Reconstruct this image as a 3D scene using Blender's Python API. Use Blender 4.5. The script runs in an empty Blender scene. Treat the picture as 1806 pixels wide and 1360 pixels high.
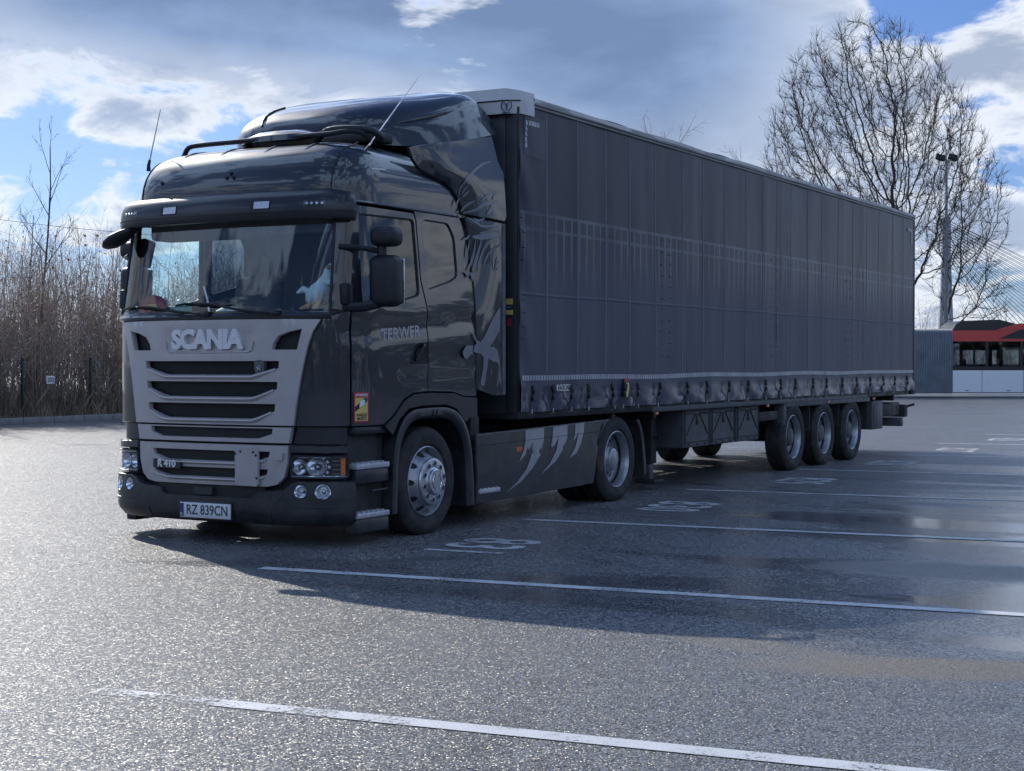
import bpy, bmesh, math, random
from mathutils import Vector, Matrix, noise as mnoise
from mathutils.geometry import delaunay_2d_cdt
R = math.radians
S = bpy.context.scene
COL = S.collection

# ------------------------------------------------------------------ camera
FPX, CAM, YAW, PITCH = 2777.0, Vector((8.3907, -9.8857, 1.4587)), -0.5135, -0.0145
cd = bpy.data.cameras.new('camera'); cam = bpy.data.objects.new('camera', cd); COL.objects.link(cam)
cam.location = CAM; cam.rotation_euler = (math.pi/2 + PITCH, 0, -YAW)
cd.sensor_fit = 'HORIZONTAL'; cd.sensor_width = 36.0; cd.lens = 36.0*FPX/1806.0
cd.clip_start = 0.1; cd.clip_end = 6000
S.camera = cam

# ------------------------------------------------------------------ sun and sky
SUN_AZ, SUN_EL = math.atan2(-1.38, 0.80), R(32.1)       # azimuth from +Y towards +X
to_sun = Vector((math.sin(SUN_AZ)*math.cos(SUN_EL), math.cos(SUN_AZ)*math.cos(SUN_EL), math.sin(SUN_EL)))
sd = bpy.data.lights.new('sun', 'SUN'); sd.energy = 3.5; sd.angle = R(0.53); sd.color = (1.0, 0.945, 0.85)
sun = bpy.data.objects.new('sun', sd); COL.objects.link(sun)
sun.rotation_euler = (-to_sun).to_track_quat('-Z', 'Y').to_euler(); sun.location = (-20, 20, 30)
S.view_settings.view_transform = 'Standard'; S.view_settings.look = 'None'
S.view_settings.exposure = 0.42; S.view_settings.gamma = 1.0; S.view_settings.use_curve_mapping = False

class NT:
    """small node-tree helper"""
    def __init__(s, tree): s.t = tree; s.n = tree.nodes; s.l = tree.links
    def new(s, typ, **kw):
        n = s.n.new(typ)
        for k, v in kw.items():
            if k.startswith('i_'): n.inputs[k[2:].replace('_', ' ')].default_value = v
            else: setattr(n, k, v)
        return n
    def link(s, a, b): s.l.new(a, b)
    def put(s, sock, v):
        if hasattr(v, 'is_output'): s.l.new(v, sock)
        else: sock.default_value = v
    def math(s, op, a, b=0.0, c=0.0, clamp=False):
        n = s.n.new('ShaderNodeMath'); n.operation = op; n.use_clamp = clamp
        s.put(n.inputs[0], a); s.put(n.inputs[1], b); s.put(n.inputs[2], c); return n.outputs[0]
    def mix(s, f, a, b, blend='MIX'):
        n = s.n.new('ShaderNodeMix'); n.data_type = 'RGBA'; n.blend_type = blend
        s.put(n.inputs[0], f); s.put(n.inputs[6], a); s.put(n.inputs[7], b); return n.outputs[2]
    def mixf(s, f, a, b):
        n = s.n.new('ShaderNodeMix'); n.data_type = 'FLOAT'
        s.put(n.inputs[0], f); s.put(n.inputs[2], a); s.put(n.inputs[3], b); return n.outputs[0]
    def noise(s, vec, scale, detail=4, rough=0.55, dist=0.0, dims='3D'):
        n = s.n.new('ShaderNodeTexNoise'); n.noise_dimensions = dims
        if vec is not None: s.l.new(vec, n.inputs['Vector'])
        n.inputs['Scale'].default_value = scale; n.inputs['Detail'].default_value = detail
        n.inputs['Roughness'].default_value = rough; n.inputs['Distortion'].default_value = dist
        return n.outputs['Fac']
    def sstep(s, v, lo, hi, a=0.0, b=1.0):
        n = s.n.new('ShaderNodeMapRange'); n.interpolation_type = 'SMOOTHSTEP'
        s.put(n.inputs[0], v); n.inputs[1].default_value = lo; n.inputs[2].default_value = hi
        n.inputs[3].default_value = a; n.inputs[4].default_value = b; return n.outputs[0]
    def lin(s, v, lo, hi, a=0.0, b=1.0):
        n = s.n.new('ShaderNodeMapRange'); s.put(n.inputs[0], v); n.inputs[1].default_value = lo; n.inputs[2].default_value = hi
        n.inputs[3].default_value = a; n.inputs[4].default_value = b; return n.outputs[0]
    def sep(s, vec):
        n = s.n.new('ShaderNodeSeparateXYZ'); s.l.new(vec, n.inputs[0]); return n.outputs
    def comb(s, x, y, z):
        n = s.n.new('ShaderNodeCombineXYZ'); s.put(n.inputs[0], x); s.put(n.inputs[1], y); s.put(n.inputs[2], z); return n.outputs[0]

def build_world():
    w = bpy.data.worlds.new('World'); S.world = w; w.use_nodes = True
    t = NT(w.node_tree); t.n.clear()
    out = t.new('ShaderNodeOutputWorld'); bg = t.new('ShaderNodeBackground'); bg.inputs['Strength'].default_value = 0.112
    t.link(bg.outputs[0], out.inputs[0])
    sky = t.new('ShaderNodeTexSky'); sky.sky_type = 'NISHITA'; sky.sun_disc = False
    sky.sun_elevation = SUN_EL; sky.sun_rotation = SUN_AZ; sky.altitude = 200; sky.air_density = 1.0; sky.dust_density = 0.6; sky.ozone_density = 1.6
    tc = t.new('ShaderNodeTexCoord'); d = tc.outputs['Generated']
    x, y, z = t.sep(d)
    # cloud layer: clouds over the whole dome, projected on a layer overhead so that they flatten towards the horizon
    zz = t.math('ADD', t.math('MAXIMUM', z, 0.0), 0.30)
    px, py = t.math('DIVIDE', x, zz), t.math('DIVIDE', y, zz)
    vec = t.comb(px, py, t.math('MULTIPLY', z, 1.4))
    big = t.noise(vec, 1.25, 3, 0.5, 0.4)
    fine = t.noise(vec, 4.6, 9, 0.62, 0.35)
    az = t.math('ARCTAN2', x, y)
    el = t.math('ARCSINE', z)
    def blob(a, e, sa, se, k):
        da = t.math('DIVIDE', t.math('SUBTRACT', az, R(a)), R(sa)); de = t.math('DIVIDE', t.math('SUBTRACT', el, R(e)), R(se))
        q = t.math('ADD', t.math('MULTIPLY', da, da), t.math('MULTIPLY', de, de))
        return t.math('MULTIPLY', t.math('POWER', 2.718, t.math('MULTIPLY', q, -1.0)), k)
    def total(items):
        s_ = items[0]
        for i in items[1:]: s_ = t.math('ADD', s_, i)
        return s_
    # grey cloud deck (thick, seen from below) and bright sunlit cumulus
    AZ0 = math.degrees(YAW)
    bias = total([blob(AZ0-9, 12.9, 14, 3.0, 0.40), blob(AZ0-15, 12.3, 7, 2.2, 0.22), blob(AZ0+5, 9.5, 7, 5.0, 0.20), blob(AZ0-3.0, 13.2, 2.6, 1.6, -0.30),         # deck
                  blob(AZ0-16.3, 6.5, 2.0, 3.5, -0.22), blob(AZ0-10.0, 6.8, 2.6, 1.5, -0.22), blob(AZ0+14.5, 13.2, 2.2, 1.6, -0.30),   # blue gaps
                  blob(AZ0+17.0, 6.6, 1.6, 1.1, -0.20),
                  blob(AZ0-14.2, 8.2, 2.4, 1.6, 0.20), blob(AZ0-13.0, 5.2, 4.0, 1.6, 0.26), blob(AZ0+17.5, 10.2, 2.6, 2.4, 0.22), blob(AZ0+17.5, 4.8, 3.0, 1.3, 0.22)])
    dens = t.math('ADD', t.math('ADD', t.math('MULTIPLY', t.math('SUBTRACT', big, 0.5), 0.9), t.math('MULTIPLY', t.math('SUBTRACT', fine, 0.5), 1.1)), bias)
    cover = t.sstep(dens, -0.04, 0.10)
    thick = t.sstep(dens, 0.05, 0.26)
    # thin edges glow white, thick middles go slate grey
    white = (6.2, 6.5, 7.0, 1); grey = (1.22, 1.82, 3.10, 1)
    deckmask = total([blob(AZ0-8, 13.4, 16, 3.6, 1.35), blob(AZ0+5, 9, 8, 5.5, 0.8)])
    deckmask = t.math('MINIMUM', t.math('ADD', deckmask, t.sstep(el, R(16), R(26), 0.0, 0.30)), 1.0)
    tone = t.math('MAXIMUM', t.math('MULTIPLY', thick, 0.72), t.math('MULTIPLY', deckmask, t.sstep(dens, 0.02, 0.16)), clamp=True)
    soft = t.noise(vec, 2.6, 6, 0.55, 0.2)
    grey2 = t.mix(t.lin(soft, 0.40, 0.62), grey, (2.0, 2.85, 4.5, 1))
    # high overhead, out of view, the clouds are brightened and cooled to lift ambient light
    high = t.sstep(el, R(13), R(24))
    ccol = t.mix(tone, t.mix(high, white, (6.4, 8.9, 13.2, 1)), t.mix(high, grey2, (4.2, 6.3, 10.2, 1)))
    # towards the horizon everything gets paler
    haze = t.sstep(el, R(0.0), R(6.0), 0.40, 0.0)
    base = t.mix(haze, t.mix(1.0, sky.outputs[0], (0.33, 0.44, 0.70, 1), 'MULTIPLY'), (2.9, 4.0, 5.9, 1))
    col = t.mix(t.math('MULTIPLY', cover, 0.96), base, ccol)
    # gain for the unseen sky opposite the sun, meant to lift ambient light; unlinked
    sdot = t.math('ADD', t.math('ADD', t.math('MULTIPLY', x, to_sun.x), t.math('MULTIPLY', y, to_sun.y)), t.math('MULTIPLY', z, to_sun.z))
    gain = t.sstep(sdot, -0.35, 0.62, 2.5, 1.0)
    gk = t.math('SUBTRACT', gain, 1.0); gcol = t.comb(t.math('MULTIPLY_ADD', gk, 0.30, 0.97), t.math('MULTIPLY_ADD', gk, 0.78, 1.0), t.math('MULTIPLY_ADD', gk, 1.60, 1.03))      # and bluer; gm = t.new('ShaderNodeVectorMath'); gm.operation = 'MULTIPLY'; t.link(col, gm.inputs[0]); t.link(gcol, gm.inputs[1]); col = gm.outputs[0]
    # ground side of the dome stays a dull grey
    col = t.mix(t.sstep(z, -0.02, 0.0), (0.9, 0.95, 1.05, 1), col)
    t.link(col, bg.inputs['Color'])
build_world()

# ------------------------------------------------------------------ pixels of the photograph to places
_fw = Vector((math.sin(YAW)*math.cos(PITCH), math.cos(YAW)*math.cos(PITCH), math.sin(PITCH)))
_rt = Vector((math.cos(YAW), -math.sin(YAW), 0)); _up = _rt.cross(_fw)
def ray(px, py): return _fw + _rt*((px-903)/FPX) - _up*((py-680)/FPX)
def at(px, py, ax, v):
    d = ray(px, py); t = (v-CAM[ax])/d[ax]; return CAM + d*t
def SP(pts, x=1.215): return [(at(a, b, 0, x).y, at(a, b, 0, x).z) for a, b in pts]      # (y,z) on a plane along the truck
def FP(pts, y=0.0): return [(at(a, b, 1, y).x, at(a, b, 1, y).z) for a, b in pts]        # (x,z) on a plane across the truck
def GP(px, py): p = at(px, py, 2, 0.0); return (p.x, p.y)
def deep(px, py, depth): return CAM + ray(px, py)*depth

# ------------------------------------------------------------------ materials
MATS = {}
def M(name, col, rough=0.5, metal=0.0, spec=0.5, coat=0.0, coat_r=0.05, var=0.0, vs=8.0, rv=0.0, bump=0.0, bs=60.0, bd=0.02, col2=None, film=0.0):
    if name in MATS: return MATS[name]
    m = bpy.data.materials.new(name); m.use_nodes = True; t = NT(m.node_tree); b = t.n['Principled BSDF']
    c = tuple(col)+(1,)
    b.inputs['Base Color'].default_value = c; b.inputs['Roughness'].default_value = rough; b.inputs['Metallic'].default_value = metal
    b.inputs['Specular IOR Level'].default_value = spec; b.inputs['Coat Weight'].default_value = coat; b.inputs['Coat Roughness'].default_value = coat_r
    tc = t.new('ShaderNodeTexCoord'); v = tc.outputs['Object']
    if var or col2:
        f = t.noise(v, vs, 5, 0.6)
        c2 = tuple(col2)+(1,) if col2 else tuple(min(1, q*(1+var)) for q in col)+(1,)
        c1 = c if col2 else tuple(q*(1-var) for q in col)+(1,)
        t.link(t.mix(t.lin(f, 0.3, 0.7), c1, c2), b.inputs['Base Color'])
    if rv:
        f2 = t.noise(v, vs*0.7, 4, 0.6); t.link(t.lin(f2, 0.3, 0.7, max(0.02, rough-rv), rough+rv), b.inputs['Roughness'])
    if bump:
        n = t.noise(v, bs, 3, 0.6); bp = t.new('ShaderNodeBump'); bp.inputs['Strength'].default_value = bump; bp.inputs['Distance'].default_value = bd
        t.link(n, bp.inputs['Height']); t.link(bp.outputs[0], b.inputs['Normal'])
    if film:      # road film and dried spray on everything low down
        z_ = t.sep(v)[2]; fz = t.sstep(z_, 1.45, 0.25)
        sp = t.noise(v, 5.5, 6, 0.7, 0.5); f3_ = t.math('MULTIPLY', t.math('MULTIPLY', fz, t.lin(sp, 0.35, 0.70)), film, clamp=True)
        src = b.inputs['Base Color'].links[0].from_socket if b.inputs['Base Color'].links else c
        t.link(t.mix(f3_, src, (0.135, 0.125, 0.115, 1)), b.inputs['Base Color'])
        rs_ = b.inputs['Roughness'].links[0].from_socket if b.inputs['Roughness'].links else rough
        t.link(t.mixf(f3_, rs_, 0.75), b.inputs['Roughness'])
        if coat: t.link(t.math('MULTIPLY', t.math('SUBTRACT', 1.0, t.math('MULTIPLY', f3_, 1.2, clamp=True)), coat), b.inputs['Coat Weight'])
    MATS[name] = m; return m
def EM(name, col, strength):
    m = bpy.data.materials.new(name); m.use_nodes = True; b = m.node_tree.nodes['Principled BSDF']
    b.inputs['Base Color'].default_value = tuple(col)+(1,); b.inputs['Emission Color'].default_value = tuple(col)+(1,); b.inputs['Emission Strength'].default_value = strength
    return m
def GLASS(name, tint, refl=1.0, rough=0.02):
    m = bpy.data.materials.new(name); m.use_nodes = True; t = NT(m.node_tree); t.n.clear()
    o = t.new('ShaderNodeOutputMaterial'); tr = t.new('ShaderNodeBsdfTransparent'); gl = t.new('ShaderNodeBsdfGlossy'); mx = t.new('ShaderNodeMixShader')
    lw = t.new('ShaderNodeLayerWeight'); lw.inputs['Blend'].default_value = 0.5
    fres = t.math('ADD', t.math('MULTIPLY', t.math('POWER', lw.outputs['Facing'], 5.0), 0.92), 0.08)          # both faces of the pane
    tr.inputs[0].default_value = tuple(tint)+(1,); gl.inputs['Roughness'].default_value = rough
    t.link(t.math('MULTIPLY', fres, refl, clamp=True), mx.inputs[0]); t.link(tr.outputs[0], mx.inputs[1]); t.link(gl.outputs[0], mx.inputs[2]); t.link(mx.outputs[0], o.inputs[0])
    return m
paint = M('cab_paint', (0.005, 0.008, 0.016), 0.45, 0.0, 0.5, 1.0, 0.03, var=0.12, vs=3, rv=0.06, film=0.22)
plastic = M('dark_plastic', (0.012, 0.015, 0.021), 0.48, 0, 0.45, var=0.25, vs=6, rv=0.10, bump=0.05, bs=500, bd=0.001, film=0.20)
visorm = M('visor_satin', (0.005, 0.008, 0.015), 0.42, 0, 0.4, 0.35, 0.12, var=0.12, vs=3)
bumperm = M('bumper_plastic', (0.008, 0.011, 0.018), 0.38, 0, 0.45, 0.2, 0.2, var=0.2, vs=5, rv=0.10, film=0.30)
blackm = M('black_void', (0.006, 0.0065, 0.008), 0.6, var=0.3)
blackg = M('gloss_black', (0.008, 0.009, 0.012), 0.15, 0, 0.5, 0.5, 0.05, rv=0.05)
silver = M('silver_paint', (0.44, 0.415, 0.415), 0.38, 0.25, 0.5, 0.4, 0.2, var=0.07, vs=4, rv=0.08, film=0.30)
silver_l = M('letter_silver', (0.68, 0.68, 0.71), 0.35, 0.2, 0.5, var=0.06, vs=20)
chrome = M('chrome', (0.72, 0.74, 0.78), 0.14, 1.0, rv=0.05, vs=20)
alu = M('aluminium', (0.50, 0.52, 0.56), 0.34, 0.9, var=0.12, vs=25, rv=0.12)
steelw = M('wheel_steel', (0.40, 0.42, 0.46), 0.36, 0.75, var=0.18, vs=14, rv=0.10, film=0.45)
rubber = M('rubber', (0.014, 0.015, 0.018), 0.75, 0, 0.35, var=0.35, vs=14, rv=0.12, bump=0.12, bs=130, bd=0.004, film=0.38)
chassis = M('chassis_black', (0.014, 0.015, 0.018), 0.6, 0, 0.4, var=0.45, vs=7, rv=0.15, film=0.35)
greyst = M('dusty_steel', (0.10, 0.105, 0.115), 0.6, 0.2, 0.4, var=0.3, vs=9, rv=0.12)
toolp = M('toolbox_plastic', (0.062, 0.068, 0.080), 0.55, 0, 0.4, var=0.3, vs=5, rv=0.1, film=0.40)
stepm = M('step_aluminium', (0.48, 0.48, 0.53), 0.45, 0.5, var=0.25, vs=30, bump=0.5, bs=90, bd=0.006)
white = M('white_paint', (0.72, 0.73, 0.74), 0.5, var=0.05)
orange = M('orange_lens', (0.75, 0.20, 0.02), 0.2, 0, 0.5, 0.6, 0.05)
amberl = M('side_marker_lens', (0.55, 0.12, 0.04), 0.25, 0, 0.5, 0.5, 0.05)
redm = M('red_print', (0.42, 0.03, 0.05), 0.45)
yellowm = M('yellow_print', (0.62, 0.50, 0.14), 0.5)
decal = M('decal_silver', (0.155, 0.17, 0.205), 0.42, 0.15, 0.5, 0.3, 0.2, var=0.12, vs=7)
decal_d = M('decal_ghost', (0.085, 0.095, 0.12), 0.4, 0.15, 0.5, 0.4, 0.1, var=0.2, vs=9)
glass_ws = GLASS('windscreen_glass', (0.88, 0.98, 0.98), 1.0)
glass_sd = GLASS('side_glass', (0.80, 0.95, 0.96), 1.2)
glass_dk = GLASS('dark_side_glass', (0.16, 0.18, 0.20), 1.5)
glass_hl = GLASS('lamp_glass', (0.93, 0.95, 0.97), 0.8)
cloth_in = M('interior_cloth', (0.10, 0.095, 0.095), 0.85, var=0.25, vs=9)
beige_in = M('interior_beige', (0.30, 0.28, 0.26), 0.8, var=0.12, vs=5)

# ------------------------------------------------------------------ mesh helpers
def put(o, parent=None):
    COL.objects.link(o)
    if parent is not None:
        o.parent = parent
        if parent.parent is None: o.matrix_parent_inverse = Matrix.Translation(-parent.location)     # meshes are laid out in world places
    return o
def mk(name, v, f, mat, parent=None, smooth=32, mats=None, fm=None):
    me = bpy.data.meshes.new(name); me.from_pydata([tuple(q) for q in v], [], f)
    for m in (mats or [mat]): me.materials.append(m)
    if fm: me.polygons.foreach_set('material_index', fm)
    if smooth: me.shade_smooth(); me.set_sharp_from_angle(angle=R(smooth))
    me.update()
    return put(bpy.data.objects.new(name, me), parent)
def tag(o, label=None, cat=None, group=None, kind=None):
    if label: o['label'] = label
    if cat: o['category'] = cat
    if group: o['group'] = group
    if kind: o['kind'] = kind
    return o
def empty(name, loc=(0, 0, 0), label=None, cat=None, group=None):
    o = bpy.data.objects.new(name, None); COL.objects.link(o); o.location = loc; o.empty_display_size = 0.2
    return tag(o, label, cat, group)

class B:
    """collects shapes that make ONE mesh"""
    def __init__(s): s.v = []; s.f = []
    def add(s, v, f):
        n = len(s.v); s.v += [Vector(q) for q in v]; s.f += [tuple(i+n for i in q) for q in f]; return s
    def box(s, c, d, bev=0.0, rot=None, seg=2):
        bm = bmesh.new(); bmesh.ops.create_cube(bm, size=1.0)
        for q in bm.verts: q.co = Vector((q.co.x*d[0], q.co.y*d[1], q.co.z*d[2]))
        if bev: bmesh.ops.bevel(bm, geom=list(bm.edges), offset=min(bev, min(d)*0.48), segments=seg, affect='EDGES', profile=0.5)
        mt = Matrix.Translation(c) @ (rot.to_matrix().to_4x4() if rot is not None else Matrix())
        bm.verts.index_update(); s.add([mt @ q.co for q in bm.verts], [[q.index for q in fc.verts] for fc in bm.faces]); bm.free(); return s
    def span(s, a, b, bev=0.0):
        a, b = Vector(a), Vector(b); return s.box((a+b)/2, [abs(b[i]-a[i]) for i in range(3)], bev)
    def tube(s, pts, r, n=8, cap=True, rs=None):
        pts = [Vector(p) for p in pts]; k = len(pts); base = len(s.v); prev = None
        for i, p in enumerate(pts):
            d = (pts[min(i+1, k-1)]-pts[max(i-1, 0)]).normalized()
            if prev is None: a = d.orthogonal().normalized()
            else:
                a = prev - d*prev.dot(d)
                a = a.normalized() if a.length > 1e-6 else d.orthogonal().normalized()
            prev = a; b_ = d.cross(a); rr = rs[i] if rs else r
            for j in range(n):
                t = 2*math.pi*j/n; s.v.append(p + a*(math.cos(t)*rr) + b_*(math.sin(t)*rr))
        for i in range(k-1):
            for j in range(n):
                s.f.append((base+i*n+j, base+i*n+(j+1) % n, base+(i+1)*n+(j+1) % n, base+(i+1)*n+j))
        if cap: s.f.append(tuple(base+j for j in reversed(range(n)))); s.f.append(tuple(base+(k-1)*n+j for j in range(n)))
        return s
    def lathe(s, prof, n, fn, closed=False):
        """prof: (axial, radius); fn(axial, a, b) -> point"""
        base = len(s.v); k = len(prof)
        for (ax, r) in prof:
            for j in range(n):
                t = 2*math.pi*j/n; s.v.append(Vector(fn(ax, math.cos(t)*r, math.sin(t)*r)))
        for i in range(k if closed else k-1):
            i2 = (i+1) % k
            for j in range(n): s.f.append((base+i*n+j, base+i*n+(j+1) % n, base+i2*n+(j+1) % n, base+i2*n+j))
        return s
    def prism(s, poly, fn, d0, d1):
        """poly 2d, fn(u,v,d) -> point"""
        n = len(poly); base = len(s.v)
        for d in (d0, d1):
            for u, v in poly: s.v.append(Vector(fn(u, v, d)))
        s.f.append(tuple(base+i for i in range(n))); s.f.append(tuple(base+n+i for i in reversed(range(n))))
        for i in range(n): s.f.append((base+i, base+n+i, base+n+(i+1) % n, base+(i+1) % n))
        return s
    def loft(s, rings, closed=True, cap0=False, cap1=False):
        base = len(s.v); n = len(rings[0])
        for r in rings: s.v += [Vector(q) for q in r]
        for i in range(len(rings)-1):
            for j in range(n if closed else n-1):
                s.f.append((base+i*n+j, base+i*n+(j+1) % n, base+(i+1)*n+(j+1) % n, base+(i+1)*n+j))
        if cap0: s.f.append(tuple(base+j for j in reversed(range(n))))
        if cap1: s.f.append(tuple(base+(len(rings)-1)*n+j for j in range(n)))
        return s
    def out(s, name, mat, parent=None, smooth=32, fixn=False):
        if fixn:
            bm = bmesh.new(); vs = [bm.verts.new(q) for q in s.v]
            for fc in s.f:
                try: bm.faces.new([vs[i] for i in fc])
                except ValueError: pass
            bmesh.ops.recalc_face_normals(bm, faces=bm.faces); me = bpy.data.meshes.new(name); bm.to_mesh(me); bm.free(); me.materials.append(mat)
            if smooth: me.shade_smooth(); me.set_sharp_from_angle(angle=R(smooth))
            return put(bpy.data.objects.new(name, me), parent)
        return mk(name, s.v, s.f, mat, parent, smooth)

def inpoly(p, poly):
    x, y = p; c = False; n = len(poly); j = n-1
    for i in range(n):
        xi, yi = poly[i]; xj, yj = poly[j]
        if (yi > y) != (yj > y) and x < (xj-xi)*(y-yi)/(yj-yi)+xi: c = not c
        j = i
    return c
def segdist(p, a, b):
    ax, ay = a; bx, by = b; dx, dy = bx-ax, by-ay; L = dx*dx+dy*dy
    t = 0 if L == 0 else max(0, min(1, ((p[0]-ax)*dx+(p[1]-ay)*dy)/L))
    return math.hypot(p[0]-ax-dx*t, p[1]-ay-dy*t)
def area(poly): return 0.5*sum(poly[i][0]*poly[(i+1) % len(poly)][1]-poly[(i+1) % len(poly)][0]*poly[i][1] for i in range(len(poly)))
def resample(poly, step):
    o = []
    for i in range(len(poly)):
        a, b = poly[i], poly[(i+1) % len(poly)]; L = math.hypot(b[0]-a[0], b[1]-a[1]); k = max(1, int(math.ceil(L/step)))
        for q in range(k): o.append((a[0]+(b[0]-a[0])*q/k, a[1]+(b[1]-a[1])*q/k))
    return o
def inset(poly, d):
    sg = 1 if area(poly) > 0 else -1; n = len(poly); o = []
    for i in range(n):
        p0, p1, p2 = poly[i-1], poly[i], poly[(i+1) % n]
        def nrm(a, b):
            L = math.hypot(b[0]-a[0], b[1]-a[1]) or 1; return (-(b[1]-a[1])/L*sg, (b[0]-a[0])/L*sg)
        n1, n2 = nrm(p0, p1), nrm(p1, p2); mx, my = n1[0]+n2[0], n1[1]+n2[1]; L2 = mx*mx+my*my
        k = 2.0/max(L2, 0.5)
        o.append((p1[0]+mx*k*d*0.5*1.0, p1[1]+my*k*d*0.5*1.0))
    return o
def roundpoly(poly, r, n=4):
    """round the corners of a polygon"""
    o = []; k = len(poly)
    for i in range(k):
        p0, p1, p2 = Vector(poly[i-1]), Vector(poly[i]), Vector(poly[(i+1) % k])
        a, b = p0-p1, p2-p1; rr = min(r, a.length*0.45, b.length*0.45); A, C = p1+a.normalized()*rr, p1+b.normalized()*rr
        for j in range(n+1):
            t = j/n; q = A*(1-t)**2 + p1*(2*t*(1-t)) + C*t*t; o.append((q.x, q.y))
    return o
def tess(outline, holes=(), step=0.08, edge=0.0):
    loops = [resample(outline, step)] + [resample(h, step) for h in holes]
    pts = []; edges = []
    def addloop(lp):
        b = len(pts); pts.extend(lp); edges.extend((b+i, b+(i+1) % len(lp)) for i in range(len(lp)))
    for lp in loops: addloop(lp)
    if edge:
        addloop(resample(inset(outline, edge), step))
        for h in holes: addloop(resample(inset(h, -edge), step))
    xs = [p[0] for p in outline]; ys = [p[1] for p in outline]
    segs = [(lp[i], lp[(i+1) % len(lp)]) for lp in loops for i in range(len(lp))]
    x = min(xs)+step*0.5
    while x < max(xs):
        y = min(ys)+step*0.5
        while y < max(ys):
            p = (x, y)
            if inpoly(p, outline) and not any(inpoly(p, h) for h in holes) and all(segdist(p, a, b) > step*0.45+edge for a, b in segs): pts.append(p)
            y += step
        x += step
    r = delaunay_2d_cdt([Vector(p) for p in pts], edges, [], 0, 1e-6)
    V = [(q.x, q.y) for q in r[0]]; F = []
    for fc in r[2]:
        c = (sum(V[i][0] for i in fc)/3, sum(V[i][1] for i in fc)/3)
        if inpoly(c, outline) and not any(inpoly(c, h) for h in holes): F.append(tuple(fc))
    cnt = {}
    for fc in F:
        for i in range(3):
            e = (fc[i], fc[(i+1) % 3]); cnt[frozenset(e)] = None if frozenset(e) in cnt else e
    return V, F, [e for e in cnt.values() if e]
def panel(name, surf, outline, mat, parent=None, holes=(), off=0.0, thick=0.03, edge=0.006, step=0.08, smooth=40, flat=False):
    V, F, bd = tess(outline, holes, step, edge)
    bset = {i for e in bd for i in e}
    P = [surf(u, v, off - (edge*0.8 if (edge and i in bset) else 0)) for i, (u, v) in enumerate(V)]
    # face direction
    if F:
        a, b, c = F[len(F)//2]; nn = (P[b]-P[a]).cross(P[c]-P[a]); u, v = V[a]
        if nn.dot(surf(u, v, 1.0)-surf(u, v, 0.0)) < 0: F = [fc[::-1] for fc in F]; bd = [e[::-1] for e in bd]
    if thick:
        low = {}
        for i in bset: low[i] = len(P); P.append(surf(V[i][0], V[i][1], off-thick))
        F = F + [(b, a, low[a], low[b]) for a, b in bd]
    return mk(name, P, F, mat, parent, smooth)
def interp(tab, v):
    if v <= tab[0][0]: return tab[0][1]
    for (a, fa), (b, fb) in zip(tab, tab[1:]):
        if v <= b: return fa+(fb-fa)*(v-a)/(b-a)
    return tab[-1][1]
def sm(tab, v):
    """smooth interpolation (cosine) in a table"""
    if v <= tab[0][0]: return tab[0][1]
    for (a, fa), (b, fb) in zip(tab, tab[1:]):
        if v <= b: t = (v-a)/(b-a); t = t*t*(3-2*t); return fa+(fb-fa)*t
    return tab[-1][1]
def catmull(pts, n=6, closed=False):
    pts = [Vector(p) for p in pts]; o = []; k = len(pts)
    for i in range(k if closed else k-1):
        p0 = pts[(i-1) % k] if closed or i > 0 else pts[0]*2-pts[1]
        p1, p2 = pts[i], pts[(i+1) % k]; p3 = pts[(i+2) % k] if closed or i+2 < k else pts[-1]*2-pts[-2]
        for j in range(n):
            t = j/n; o.append(0.5*((2*p1)+(-p0+p2)*t+(2*p0-5*p1+4*p2-p3)*t*t+(-p0+3*p1-3*p2+p3)*t**3))
    if not closed: o.append(pts[-1])
    return o
def text_mesh(name, body, size, mat, parent, fn, extrude=0.0, bold=0.0, sx=1.0, align='CENTER', spacing=1.0, shear=0.0, fine=0.0):
    """lettering; fn(u, v, d) -> place (u right, v up, d out of the surface)"""
    c = bpy.data.curves.new(name, 'FONT'); c.body = body; c.size = size; c.extrude = extrude; c.offset = bold; c.align_x = align; c.align_y = 'CENTER'
    c.space_character = spacing; c.shear = shear; c.resolution_u = 3
    o = bpy.data.objects.new(name, c); COL.objects.link(o)
    me = bpy.data.meshes.new_from_object(o.evaluated_get(bpy.context.evaluated_depsgraph_get()))
    COL.objects.unlink(o); bpy.data.objects.remove(o); bpy.data.curves.remove(c)
    if fine:        # short edges, so that the letters can follow a pressed panel
        bm = bmesh.new(); bm.from_mesh(me); bmesh.ops.triangulate(bm, faces=bm.faces)
        for _ in range(4):
            L = [e for e in bm.edges if e.calc_length() > fine]
            if not L: break
            bmesh.ops.subdivide_edges(bm, edges=L, cuts=1); bmesh.ops.triangulate(bm, faces=bm.faces)
        bm.to_mesh(me); bm.free()
    for q in me.vertices: q.co = fn(q.co.x*sx, q.co.y, q.co.z)
    me.materials.clear(); me.materials.append(mat); me.name = name
    return put(bpy.data.objects.new(name, me), parent)
rnd = random.Random(7)
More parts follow.
